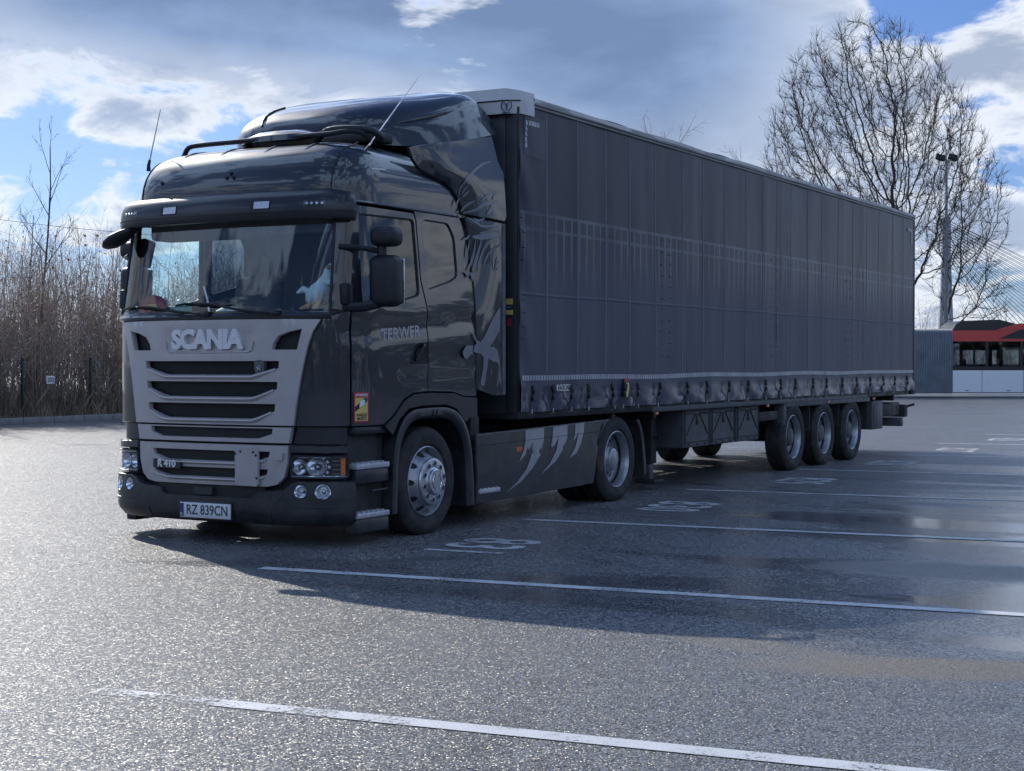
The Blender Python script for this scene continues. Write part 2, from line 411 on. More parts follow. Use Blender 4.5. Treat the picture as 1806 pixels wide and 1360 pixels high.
# ================================================================== GROUND
def mat_asphalt():
    m = bpy.data.materials.new('wet_asphalt'); m.use_nodes = True; t = NT(m.node_tree); b = t.n['Principled BSDF']
    v = t.new('ShaderNodeTexCoord').outputs['Object']; x, y, z = t.sep(v)
    vo = t.new('ShaderNodeTexVoronoi'); vo.inputs['Scale'].default_value = 95.0; t.link(v, vo.inputs['Vector'])
    cellv = t.sep(vo.outputs['Color'])[0]
    grit = t.noise(v, 190, 2, 0.6)
    mid = t.noise(v, 1.3, 5, 0.65); big = t.noise(v, 0.16, 4, 0.55)
    st = t.new('ShaderNodeMapping'); st.inputs['Scale'].default_value = (0.22, 0.75, 1); st.inputs['Rotation'].default_value = (0, 0, R(-6)); t.link(v, st.inputs['Vector'])
    streak = t.noise(st.outputs[0], 1.0, 5, 0.6, 0.6)
    # stones: dark binder with lighter aggregate
    col = t.mix(t.math('POWER', t.lin(cellv, 0.10, 1.0), 1.7), (0.022, 0.024, 0.029, 1), (0.35, 0.355, 0.367, 1))
    col = t.mix(t.math('MULTIPLY', t.lin(mid, 0.3, 0.75), 0.30), col, (0.060, 0.063, 0.068, 1))
    # damp areas: right-hand side of the bays and puddle remains
    wet = t.math('ADD', streak, t.lin(x, 0.8, 6.0, -0.10, 0.24))
    wet = t.math('ADD', wet, t.lin(y, -2.9, -1.5, -0.34, 0.0))  # cut at the truck's shadow edge, so the dark tone also deepens that shade
    wet_shade = t.sstep(wet, 0.44, 0.66)
    pud = t.sstep(wet, 0.725, 0.78)
    col = t.mix(t.math('MULTIPLY', wet_shade, 0.55), col, (0.035, 0.041, 0.052, 1))
    # old oil stains and tyre marks
    stain = t.math('MULTIPLY', t.sstep(t.noise(v, 0.75, 6, 0.62, 0.8), 0.56, 0.72), 0.50)
    col = t.mix(stain, col, (0.028, 0.030, 0.034, 1))
    # dried mud
    def ell(cx, cy, a, bb, rot):
        dx = t.math('SUBTRACT', x, cx); dy = t.math('SUBTRACT', y, cy); c, s_ = math.cos(rot), math.sin(rot)
        u = t.math('DIVIDE', t.math('ADD', t.math('MULTIPLY', dx, c), t.math('MULTIPLY', dy, s_)), a)
        w = t.math('DIVIDE', t.math('SUBTRACT', t.math('MULTIPLY', dy, c), t.math('MULTIPLY', dx, s_)), bb)
        return t.math('ADD', t.math('MULTIPLY', u, u), t.math('MULTIPLY', w, w))
    nd = t.math('MULTIPLY', t.math('SUBTRACT', t.noise(v, 2.3, 5, 0.6), 0.5), 1.3)
    mud = None
    for (px, py, a, bb, rot, k) in ((1340, 1140, 0.75, 0.16, -0.25, 0.55), (1690, 1008, 0.95, 0.50, 0.1, 0.6), (1690, 1180, 0.95, 0.28, 0.35, 1.0), (1560, 1168, 0.5, 0.16, 0.3, 0.8)):
        g = GP(px, py); e = t.math('MULTIPLY', t.sstep(t.math('ADD', ell(g[0], g[1], a, bb, rot), nd), 0.25, 1.6, 1.0, 0.0), k)
        mud = e if mud is None else t.math('MAXIMUM', mud, e)
    col = t.mix(t.math('MULTIPLY', mud, 0.75), col, t.mix(t.lin(cellv, 0, 1), (0.10, 0.088, 0.075, 1), (0.20, 0.175, 0.15, 1)))
    t.link(col, b.inputs['Base Color'])
    ro = t.lin(cellv, 0.0, 1.0, 0.30, 0.62)
    ro = t.math('ADD', ro, t.lin(big, 0.3, 0.7, -0.05, 0.07))
    ro = t.mixf(wet_shade, ro, 0.17); ro = t.mixf(pud, ro, 0.09); ro = t.mixf(t.math('MULTIPLY', mud, 0.9), ro, 0.72)
    t.link(ro, b.inputs['Roughness']); b.inputs['Specular IOR Level'].default_value = 0.36
    h = t.math('ADD', t.math('MULTIPLY', vo.outputs['Distance'], -1.0), t.math('MULTIPLY', grit, 0.45))
    bp = t.new('ShaderNodeBump'); bp.inputs['Distance'].default_value = 0.007
    t.link(h, bp.inputs['Height']); t.link(t.mixf(pud, t.mixf(wet_shade, 0.50, 0.14), 0.03), bp.inputs['Strength'])
    # every stone has its own tilt, which makes the sunlit asphalt glitter
    tl = t.new('ShaderNodeVectorMath'); tl.operation = 'SUBTRACT'; t.link(vo.outputs['Color'], tl.inputs[0]); tl.inputs[1].default_value = (.5, .5, .5)
    ts = t.new('ShaderNodeVectorMath'); ts.operation = 'SCALE'; t.link(tl.outputs[0], ts.inputs[0]); t.link(t.mixf(pud, t.mixf(wet_shade, 0.80, 0.13), 0.015), ts.inputs['Scale'])
    ad = t.new('ShaderNodeVectorMath'); ad.operation = 'ADD'; t.link(bp.outputs[0], ad.inputs[0]); t.link(ts.outputs[0], ad.inputs[1])
    nz = t.new('ShaderNodeVectorMath'); nz.operation = 'NORMALIZE'; t.link(ad.outputs[0], nz.inputs[0]); t.link(nz.outputs[0], b.inputs['Normal'])
    return m
asph = mat_asphalt()
def sheet(name, x0, x1, y0, y1, z, mat, kind='structure', parent=None):
    return tag(mk(name, [(x0, y0, z), (x1, y0, z), (x1, y1, z), (x0, y1, z)], [(0, 1, 2, 3)], mat, parent, 0), kind=kind)
ground = sheet('asphalt_ground', -2500, 2500, -2500, 2500, 0.0, asph)
ground['label'] = 'damp grey asphalt of the lorry park'
soil = M('verge_soil', (0.055, 0.048, 0.040), 0.9, var=0.4, vs=2.5, bump=0.6, bs=9, bd=0.08, col2=(0.10, 0.085, 0.065))
verge = sheet('verge', -60, -20.42, -30, 62, 0.115, soil)

def mat_roadpaint():
    m = bpy.data.materials.new('worn_road_paint'); m.use_nodes = True; t = NT(m.node_tree); b = t.n['Principled BSDF']
    v = t.new('ShaderNodeTexCoord').outputs['Object']
    w = t.noise(v, 45, 4, 0.7); big = t.noise(v, 3.0, 4, 0.6)
    xx, yy, zz_ = t.sep(v); near = t.math('MULTIPLY', t.sstep(yy, -3.6, -4.0), t.lin(xx, 3.2, 5.6, -0.17, 0.0))      # nearest line fades leftwards: wear, plus sun glare put into its opacity
    f = t.sstep(t.math('ADD', t.math('ADD', w, near), t.lin(big, 0.3, 0.7, -0.18, 0.18)), 0.25, 0.45)
    t.link(t.mix(t.lin(big, 0.3, 0.7), (0.42, 0.43, 0.45, 1), (0.58, 0.59, 0.61, 1)), b.inputs['Base Color']); b.inputs['Roughness'].default_value = 0.5
    t.link(f, b.inputs['Alpha'])          # where the paint is worn off the asphalt itself shows
    bp = t.new('ShaderNodeBump'); bp.inputs['Strength'].default_value = 0.5; bp.inputs['Distance'].default_value = 0.006
    t.link(t.noise(v, 130, 3, 0.6), bp.inputs['Height']); t.link(bp.outputs[0], b.inputs['Normal'])
    return m
roadp = mat_roadpaint()
# painted bay lines, about 3.93 m apart, seen to start under the truck
LA = 0.1005                                   # slope of the lines against the truck
def bay_y(i): return -1.18 + 3.945*i
for i in range(-1, 9):
    y0 = bay_y(i)+(.03 if i < 0 else 0); x0 = (1.36 - 0.045*i) if i >= 0 else 3.35; x1 = 13.5; w = 0.062
    LA = .1005 if i >= 0 else .112
    tag(mk('parking_line', [(x0, y0+LA*x0-w, .004), (x1, y0+LA*x1-w, .004), (x1, y0+LA*x1+w, .004), (x0, y0+LA*x0+w, .004)], [(0, 1, 2, 3)], roadp, ground, 0), kind='structure')
for i, num in enumerate(('831', '830', '829', '828', '827', '826')):
    cx, cy = 2.03 - 0.03*i, 0.86 + 3.95*i; ca, sa = math.cos(0.10), math.sin(0.10)
    def fn(u, v, d, cx=cx, cy=cy): return (cx + v*ca + u*sa, cy + v*sa - u*ca, .0042)
    tag(text_mesh('bay_number', num, 0.92, roadp, ground, fn, bold=0.014, sx=0.80), label='bay number %s painted in white on the asphalt' % num, kind='structure')

# ---- kerb of concrete stones with a verge behind it
conc = M('kerb_concrete', (0.19, 0.185, 0.18), 0.8, var=0.2, vs=4, bump=0.3, bs=40, bd=0.01)
kerb = tag(B().span((-20.45, -10, -0.05), (-20.26, 58, 0.125), 0.01).out('kerb', conc), kind='structure')
km = None
for i in range(40):
    y0 = 4.0+i*1.0
    if km is None:
        o = B().box((0, 0, 0.07), (0.17, 0.985, 0.165), 0.018).out('kerb_stone', conc, kerb); km = o.data
    else: o = put(bpy.data.objects.new('kerb_stone', km), kerb)
    o.location = (-20.18, y0+0.5, rnd.uniform(-.003, .003)); o.rotation_euler.z = rnd.uniform(-.004, .004)

# ================================================================== TREES AND SHRUBS
bark = M('dark_bark', (0.050, 0.043, 0.038), 0.85, var=0.35, vs=6)
bark2 = M('grey_bark', (0.33, 0.27, 0.23), 0.85, var=0.35, vs=6)
twig_br = M('brown_twig', (0.44, 0.33, 0.26), 0.55, var=0.4, vs=3)
twig_gr = M('pale_twig', (0.56, 0.49, 0.43), 0.5, var=0.35, vs=3)
def polyline(rng, p, d, L, n, jit, up):
    pts = [p]; d = d.normalized()
    for i in range(n):
        d = (d + Vector((rng.gauss(0, jit), rng.gauss(0, jit), rng.gauss(0, jit)*0.6+up))).normalized()
        p = p + d*(L/n); pts.append(p)
    return pts
def grow(store, rng, p, d, L, r, depth, maxd, cfg):
    n = max(3, 6-depth); pts = polyline(rng, p, d, L, n, cfg['jit'][min(depth, len(cfg['jit'])-1)], cfg['up'][min(depth, len(cfg['up'])-1)])
    rs = [r*(1-0.72*i/n) for i in range(n+1)]; store.append((depth, pts, rs))
    if depth >= maxd: return
    k = cfg['kids'][depth]
    for i in range(k):
        f = cfg['start'][min(depth, len(cfg['start'])-1)]; f = f + (1-f)*(i+rng.random()*0.9)/k; f = min(f, 0.99); j = min(int(f*n), n-1); q = pts[j].lerp(pts[j+1], f*n-j)
        dd = (pts[j+1]-pts[j]).normalized(); ax = dd.orthogonal(); ax.rotate(Matrix.Rotation(rng.uniform(0, 6.283), 3, dd))
        a = R(rng.uniform(*cfg['ang'])); nd = dd*math.cos(a)+ax*math.sin(a)
        grow(store, rng, q, nd, L*cfg['len'][depth]*rng.uniform(.65, 1.1)*(1.12-0.45*f), max(cfg['rmin'], rs[j]*0.55), depth+1, maxd, cfg)
def tree_parts(store, name_mats, parent, split):
    """trunk up to level split, crown above"""
    tr, cr = B(), B()
    for depth, pts, rs in store:
        (tr if depth <= split else cr).tube(pts, 0, 7 if depth == 0 else 5 if depth <= 1 else 3, False, rs)
    tr.out('trunk', name_mats[0], parent, 60); cr.out('crown', name_mats[1], parent, 60)
def bare_tree(loc, height, seed, label, stems, cfg, lean=(0, 0), mats=(bark, bark), trunk_h=None, group=None):
    rng = random.Random(seed); root = empty('bare_tree', loc, label, 'tree', group); st = []
    o = Vector(loc); th = trunk_h or height*0.22
    tp = polyline(rng, o-Vector((0, 0, .1)), Vector((lean[0]*.3, lean[1]*.3, 1)), th, 4, .04, .1); r0 = height*0.020
    st.append((0, tp, [r0*1.25, r0*1.05, r0, r0*.95, r0*.9]))
    for i in range(stems):
        a = 6.283*i/stems+rng.uniform(-.4, .4); sp = rng.uniform(.12, .5) if i else 0.05
        d = Vector((math.cos(a)*sp+lean[0], math.sin(a)*sp+lean[1], 1)); q = tp[2].lerp(tp[-1], rng.uniform(.3, 1))
        grow(st, rng, q, d, (height-q.z)*rng.uniform(.72, .97)*(1.0-0.35*sp), r0*rng.uniform(.34, .5), 1, cfg['max'], cfg)
    tree_parts(st, mats, root, 1); return root
CFG_BIG = dict(jit=(.05, .05, .09, .12, .15), up=(.1, .08, .08, .07, .05), kids=(0, 9, 7, 5, 4), start=(.3, .22, .15, .15), ang=(18, 44), len=(.6, .44, .50, .52, .5), rmin=.012, max=5)
def groundpt(px, depth):
    q = CAM + (_fw*1.0 + _rt*((px-903)/FPX)).normalized()*0; v = Vector((_fw.x, _fw.y, 0)).normalized()*depth + _rt*((px-903)/FPX*depth)
    return Vector((CAM.x+v.x, CAM.y+v.y, 0))
right2d = Vector((_rt.x, _rt.y))
from mathutils.kdtree import KDTree
def colon_tree(name_label, root, crown, trunk_h, seed, n_att, r_tip=.011, D=.42, lean=Vector((0, 0, 0)), r_exp=2.25):
    """tree grown towards scattered points of its crown; crown: list of (centre, (rx, rz), share)"""
    rng = random.Random(seed); o = Vector(root); P = []; par = []; att = []
    for c, (rx, rz), share in crown:
        for i in range(int(n_att*share)):
            while True:
                q = Vector((rng.uniform(-1, 1), rng.uniform(-1, 1), rng.uniform(-1, 1)))
                if .18 < q.length < 1 and rng.random() < .35+.65*q.length: break
            att.append(Vector(c)+Vector((q.x*rx, q.y*rx, q.z*rz)))
    n = max(3, int(trunk_h/D))
    for i in range(n+1): P.append(o+Vector((0, 0, -.1+trunk_h*i/n))+lean*(i/n)**2+Vector((rng.gauss(0, .03), rng.gauss(0, .03), 0))); par.append(i-1)
    for it in range(120):
        kd = KDTree(len(P))
        for i, p in enumerate(P): kd.insert(p, i)
        kd.balance(); acc = {}; keep = []
        for a in att:
            co, i, dist = kd.find(a)
            if dist < .62: continue
            keep.append(a); acc.setdefault(i, []).append((a-co).normalized())
        att = keep
        if not acc: break
        grew = 0
        for i, ds in acc.items():
            d = sum(ds, Vector())/len(ds)+Vector((rng.gauss(0, .16), rng.gauss(0, .16), .10+rng.gauss(0, .10)))
            if d.length < .05: continue
            q = P[i]+d.normalized()*D
            P.append(q); par.append(i); grew += 1
        if not grew or len(P) > 14000: break
    kids = [[] for _ in P]
    for i, p in enumerate(par):
        if p >= 0: kids[p].append(i)
    w = [0.0]*len(P)
    for i in range(len(P)-1, -1, -1):
        if not kids[i]: w[i] = r_tip**r_exp
        if par[i] >= 0: w[par[i]] += w[i]
    rad = [max(r_tip*.8, q**(1/r_exp)) for q in w]
    t_ = empty('bare_tree', root, name_label, 'tree'); tr, cr = B(), B()
    stack = [(0, None)]
    while stack:
        i, start = stack.pop(); chain = [] if start is None else [start]; 
        while True:
            chain.append(i)
            if not kids[i]: break
            ks = sorted(kids[i], key=lambda k: -rad[k])
            for k in ks[1:]: stack.append((k, i))
            i = ks[0]
        pts = [P[k] for k in chain]; rs = [rad[k] for k in chain]
        if start is not None: rs[0] = rs[1]
        if len(pts) > 1: (tr if rs[0] > .07 else cr).tube(pts, 0, 7 if rs[0] > .12 else 5 if rs[0] > .05 else 3, False, rs)
    for i in range(len(P)):       # fine twigs
        if rad[i] < r_tip*3.0 and i > n:
            for k in range(4 if kids[i] else 7):
                d = (P[i]-P[par[i]]).normalized()+Vector((rng.gauss(0, .55), rng.gauss(0, .55), .35+rng.gauss(0, .4))); L = rng.uniform(.30, .85)
                m1 = P[i]+d.normalized()*L*.5; cr.tube([P[i], m1, m1+(d.normalized()+Vector((rng.gauss(0, .25), rng.gauss(0, .25), .2)))*L*.45], 0, 3, False, [r_tip*.7, r_tip*.55, r_tip*.4])
    tr.out('trunk', bark, t_, 60); cr.out('crown', bark, t_, 60)
R2 = Vector((_rt.x, _rt.y, 0)); UP = Vector((0, 0, 1))
g1 = groundpt(1588, 80)
colon_tree('tallest bare tree with a wide crown of dark upright branches behind the trailer', g1, [(g1-R2*1.7+UP*12.0, (5.3, 7.0), .72), (g1+R2*1.4+UP*10.6, (3.4, 5.2), .28)], 3.4, 11, 5200, .0125, .33)
g2 = groundpt(1628, 76)
colon_tree('lower bare tree leaning right behind the floodlight mast and bus', g2, [(g2+R2*2.0+UP*8.6, (2.2, 3.4), .55), (g2+R2*2.3+UP*4.9, (2.0, 2.2), .45)], 1.2, 5, 1000, .012, .33, R2*.3)
CFG_THIN = dict(CFG_BIG); CFG_THIN.update(kids=(0, 6, 5, 3, 2), ang=(18, 40), rmin=.009, max=4)
bare_tree(groundpt(1345, 78), 12.6, 21, 'slim bare tree whose top twigs show above the trailer roof left of the tallest tree', 5, CFG_THIN, mats=(bark2, bark2))
bare_tree(groundpt(1152, 72), 12.8, 22, 'distant bare tree with only its tip showing above the middle of the trailer roof', 4, CFG_THIN, mats=(bark2, bark2))
# saplings in the thicket
CFG_SAP = dict(jit=(.03, .05, .08, .1), up=(.1, .10, .08, .06), kids=(12, 4, 3, 2), start=(.30, .3, .3), ang=(16, 34), len=(.24, .45, .5, .5), rmin=.005, max=3)
def sapling(loc, h, seed, label):
    rng = random.Random(seed); root = empty('sapling', loc, label, 'tree', 'saplings in the thicket'); st = []
    grow(st, rng, Vector(loc), Vector((rng.gauss(0, .05), rng.gauss(0, .05), 1)), h, h*.0065, 0, 3, CFG_SAP)
    tree_parts(st, (bark, bark), root, 0)
def on_x(px, x): p = at(px, 700, 0, x); return Vector((x, p.y, 0.1))
sapling(on_x(62, -21.9), 7.0, 3, 'tallest sapling rising above the thicket at the left edge of the photo')
sapling(on_x(44, -22.6), 5.2, 4, 'dark sapling just left of the tallest one in the thicket')
sapling(on_x(140, -22.4), 4.7, 9, 'slim sapling in the thicket midway between fence and truck cab')
sapling(on_x(196, -23.0), 4.6, 14, 'slim sapling in the thicket closest to the truck cab')
# shrubs: six shapes, copied
CFG_SH = dict(jit=(.05, .10, .14), up=(.08, .09, .06), kids=(6, 4, 2), start=(.18, .25, .3), ang=(18, 50), len=(.45, .5, .5), rmin=.0045, max=2)
shr = []
for k in range(6):
    rng = random.Random(100+k); st = []
    for i in range(9):
        a = rng.uniform(0, 6.283); q = Vector((math.cos(a), math.sin(a), 0))*rng.uniform(0, .35)
        grow(st, rng, q, Vector((math.cos(a)*.22, math.sin(a)*.22, 1)), rng.uniform(2.2, 4.3), rng.uniform(.012, .022), 0, 2, CFG_SH)
    bs, bt = B(), B()
    for depth, pts, rs in st: (bs if depth == 0 else bt).tube(pts, 0, 4 if depth == 0 else 3, False, rs)
    # last year's dry leaves clinging to the twigs
    lf = B()
    for i in range(170):
        depth, pts, rs = rng.choice(st); p = rng.choice(pts)+Vector((rng.gauss(0, .08), rng.gauss(0, .08), rng.gauss(0, .08)))
        if p.z > 2.9 and rng.random() < .8: continue
        a = Vector((rng.gauss(0, 1), rng.gauss(0, 1), rng.gauss(0, 1))).normalized()*rng.uniform(.02, .045); b_ = a.orthogonal()*.6
        lf.add([p-a, p+b_, p+a, p-b_], [(0, 1, 2, 3)])
    me = []
    for bb, nm, mt in ((bs, 'stems', bark2), (bt, 'twigs', (twig_br, twig_gr, bark2)[k % 3]), (lf, 'dry_leaves', M('dry_leaf', (0.34, 0.22, 0.12), 0.7, var=0.5, vs=2))):
        o = bb.out(nm, mt, None, 60); me.append((nm, o.data)); bpy.data.objects.remove(o)
    shr.append(me)
def shrub(loc, k, sc, rz, label, group):
    r = empty('bare_shrub', loc, label, 'shrub', group); r.scale = (sc*rnd.uniform(.9, 1.15), sc*rnd.uniform(.9, 1.15), sc); r.rotation_euler.z = rz
    for nm, me in shr[k]:
        o = bpy.data.objects.new(nm, me); COL.objects.link(o); o.parent = r
    return r
for i in range(190):
    y = rnd.uniform(12.0, 31.0) if i < 155 else rnd.uniform(31, 52)
    x = -21.25 - abs(rnd.gauss(0, 1.5))
    shrub((x, y, .1), rnd.randrange(6), rnd.uniform(.66, 1.2), rnd.uniform(0, 6.28), 'bare brown shrub in the dense thicket behind the wire fence', 'bare shrubs in the thicket')
for i in range(16):
    q = groundpt(1480+i*30+rnd.uniform(-12, 12), rnd.uniform(92, 104))
    shrub(q, rnd.randrange(6), rnd.uniform(1.0, 1.4), rnd.uniform(0, 6.28), 'hazy bare shrub in the row far behind the bus', 'bare shrubs behind the bus')
# dead grass and undergrowth: nobody could count it
ug = B(); rng = random.Random(77)
for i in range(9000):
    y = rng.uniform(10, 34); x = -20.55-abs(rng.gauss(0, 1.4)); h = rng.uniform(.15, .95)*(1.0 if x < -20.9 else .55); a = rng.uniform(0, 6.28); w = rng.uniform(.006, .014)
    dx, dy = math.cos(a)*w, math.sin(a)*w; lx, ly = rng.gauss(0, .22)*h, rng.gauss(0, .22)*h
    ug.add([(x-dx, y-dy, .1), (x+dx, y+dy, .1), (x+lx*.5+dx*.6, y+ly*.5+dy*.6, .1+h*.6), (x+lx, y+ly, .1+h)], [(0, 1, 2), (0, 2, 3)])
tag(ug.out('undergrowth', M('dead_grass', (0.22, 0.17, 0.12), 0.8, var=0.5, vs=1.5), None, 0), 'dead grass and weeds along the foot of the thicket', 'undergrowth', kind='stuff')

# ---- wood on the far side of the lorry park, behind the viewer; it shows as reflections in paint and glass
wb = B(); rng = random.Random(31)
for i in range(15000):
    a = R(rng.uniform(14, 232)); d = rng.uniform(62, 80); hh = 7.5+2.6*math.sin(a*9)+1.8*math.sin(a*23+1); z = rng.uniform(0, 1)**.8*hh
    p = Vector((CAM.x+math.sin(a)*d, CAM.y+math.cos(a)*d, z)); s_ = rng.uniform(.35, .95)
    u = Vector((rng.gauss(0, 1), rng.gauss(0, 1), rng.gauss(0, 1))).normalized()*s_; w = u.orthogonal().normalized()*s_*.7
    wb.add([p-u, p+w, p+u, p-w], [(0, 1, 2, 3)])
tag(wb.out('far_wood', M('wood_foliage', (0.026, 0.032, 0.036), .8, var=.5, vs=.5), None, 0), 'distant belt of trees behind the viewer', 'wood', kind='stuff')

# ---- wire fence
fgreen = M('fence_green', (0.030, 0.045, 0.042), 0.5, 0.3, var=0.2)
fence = empty('wire_fence', (-20.85, 20, 0.1), 'dark green wire mesh fence with slim posts in front of the thicket', 'fence')
py0 = at(40, 700, 0, -20.85).y; dpy = at(160, 700, 0, -20.85).y-py0
for k in range(-2, 12):
    y = py0+dpy*k
    B().span((-20.88, y-.03, .1), (-20.82, y+.03, 1.58), .006).out('post', fgreen, fence)
    wp = B()
    if k < 11:
        for j in range(8): wp.tube([(-20.81, y+.03, .18+j*.19), (-20.81, y+dpy-.03, .18+j*.19)], .0045, 4)
        nn = int(dpy/.10)
        for j in range(1, nn): wp.tube([(-20.805, y+dpy*j/nn, .16), (-20.805, y+dpy*j/nn, 1.53)], .003, 3)
        wp.out('mesh_panel', fgreen, fence, 0)
sy, sz = SP([(88.5, 670)], -20.79)[0]
sg = empty('fence_sign', (-20.79, sy, sz-.09), 'small white number plate reading 202 fixed to the wire fence', 'sign')
B().span((-20.795, sy-.13, sz-.1), (-20.775, sy+.13, sz+.1), .004).out('plate', white, sg)
text_mesh('lettering', '202', .15, M('navy_print', (0.03, 0.035, 0.10), .5), sg, lambda u, v, d: (-20.772, sy+u, sz+v), bold=.004)

# ---- overhead wire at the left
a0, a1 = deep(-420, 315, 75), deep(700, 425, 75)
tag(B().tube([a0.lerp(a1, i/24)-Vector((0, 0, .9*(1-(i/12-1)**2))) for i in range(25)], .014, 4).out('overhead_wire', blackm), 'thin overhead wire crossing the sky above the thicket', 'wire')

# ================================================================== FLOODLIGHT MAST
mastm = M('galvanised_mast', (0.17, 0.18, 0.19), 0.5, 0.6, var=0.2, vs=3)
mb = groundpt(1668, 75); mtop = 1.4587+(640-283)/FPX*75
mast = empty('floodlight_mast', mb, 'tall slim grey mast with two floodlights behind the trailer end', 'mast')
B().tube([mb, mb+Vector((0, 0, mtop*.35)), mb+Vector((0, 0, mtop*.36)), mb+Vector((0, 0, mtop))], 0, 10, True, [.12, .105, .085, .05]).out('pole', mastm, mast)
r3 = Vector((_rt.x, _rt.y, 0)); f3 = Vector((_fw.x, _fw.y, 0)).normalized()
B().tube([mb+Vector((0, 0, mtop-.05))-r3*.42, mb+Vector((0, 0, mtop-.05))+r3*.42], .028, 6).out('crossbar', mastm, mast)
for sgn in (-1, 1):
    c = mb+Vector((0, 0, mtop+.12))+r3*(.30*sgn)
    rot = (Matrix.Rotation(-YAW, 3, 'Z') @ Matrix.Rotation(R(-28), 3, 'X') @ Matrix.Rotation(R(18), 3, 'Y')).to_quaternion()
    h = B().box(c, (.44, .13, .30), .03, rot).out('floodlight', blackm, mast)
    B().tube([c, mb+Vector((0, 0, mtop-.05))+r3*(.30*sgn)], .03, 6).out('bracket', mastm, h)

# ================================================================== CABLE-STAYED BRIDGE, far off
BD = 1050.0
bcon = M('bridge_concrete', (0.26, 0.28, 0.31), 0.8, var=0.1, vs=.02)
bcab = M('bridge_cable', (0.16, 0.18, 0.20), 0.5, 0.2)
bb0 = groundpt(1668, BD); k = BD/FPX
bridge = empty('cable_bridge', bb0, 'far off cable-stayed bridge with one tall pylon and fan of cables', 'bridge')
ztop = 1.46+(640-384)*k
py_ = B()
for sgn in (-1, 1):
    py_.loft([[bb0+r3*(sgn*3.4*w1+qx*w2)+f3*(qy*w2)+Vector((0, 0, zz)) for qx, qy in ((-1, -1), (1, -1), (1, 1), (-1, 1))] for zz, w1, w2 in ((0, 1.15, 1.6), (ztop*.55, .62, 1.4), (ztop*.72, .45, 1.3), (ztop, .42, 1.2))], True, True, True)
py_.box(bb0+Vector((0, 0, ztop*.84)), (4, 3, 2), 0, Matrix.Rotation(-YAW, 3, 'Z').to_quaternion())
py_.out('pylon', bcon, bridge, 30)
B().loft([[bb0+r3*u+f3*w+Vector((0, 0, zz)) for w, zz in ((-9, 10), (9, 10), (9, 12.2), (-9, 12.2))] for u in (-60, 420)], True, True, True).out('deck', bcon, bridge, 30)
for i in range(15):
    za = ztop-1.5-i*1.55; uu = 172-i*9.6
    for w in (-7.5, 7.5):
        B().tube([bb0+Vector((0, 0, za)), bb0+r3*uu+f3*w+Vector((0, 0, 12))], .22, 4).out('stay_cable', bcab, bridge, 0)

# ================================================================== ARTICULATED BUS
BDP = 66.0; kb = BDP/FPX; bo = groundpt(1680, BDP)
def bz(py): return 1.4587-(py-639.7)*kb
def bu(px): return (px-1680)*kb
def BF(u, z, w): return bo + r3*u + f3*w + Vector((0, 0, z))
bus = empty('articulated_bus', bo, 'articulated white bus with red roof band and grey bellows joint beyond the trailer', 'bus')
bwhite = M('bus_white', (0.78, 0.80, 0.84), 0.3, 0, .5, .5, .1, var=.04)
bred = M('bus_red', (0.58, 0.055, 0.05), 0.35, 0, .5, .4, .1)
bblack = M('bus_black', (0.012, 0.014, 0.018), 0.3, 0, .5, .3, .1)
bbel = M('bellows_fabric', (0.26, 0.29, 0.33), 0.7, var=.2, vs=2)
btint = GLASS('bus_glass', (0.40, 0.44, 0.46), 1.2)
def bprism(nm, poly, mat, d0, d1, par=bus): return B().prism(poly, BF, d0, d1).out(nm, mat, par, 30)
bel = B(); prof = []
n = 20
for i in range(n*2+1):
    u = bu(1617-20)+(0-bu(1597))*i/(n*2); prof.append((u, .0 if i % 2 == 0 else .085))
rows = []
for zz, ins in ((bz(694), .03), (bz(690), 0), (bz(590), 0), (bz(583), .05), (bz(580), .14)):
    rows.append([BF(u, zz-(.03*(w/.085) if zz > 2.6 else 0), w+ins) for u, w in prof])
bel.loft(rows, False)
far = [[BF(u, zz, 2.5-w) for u, w in prof] for zz in (bz(580), bz(694))]
bel.loft([rows[-1]]+far+[rows[0]], False).out('bellows', bbel, bus, 20)
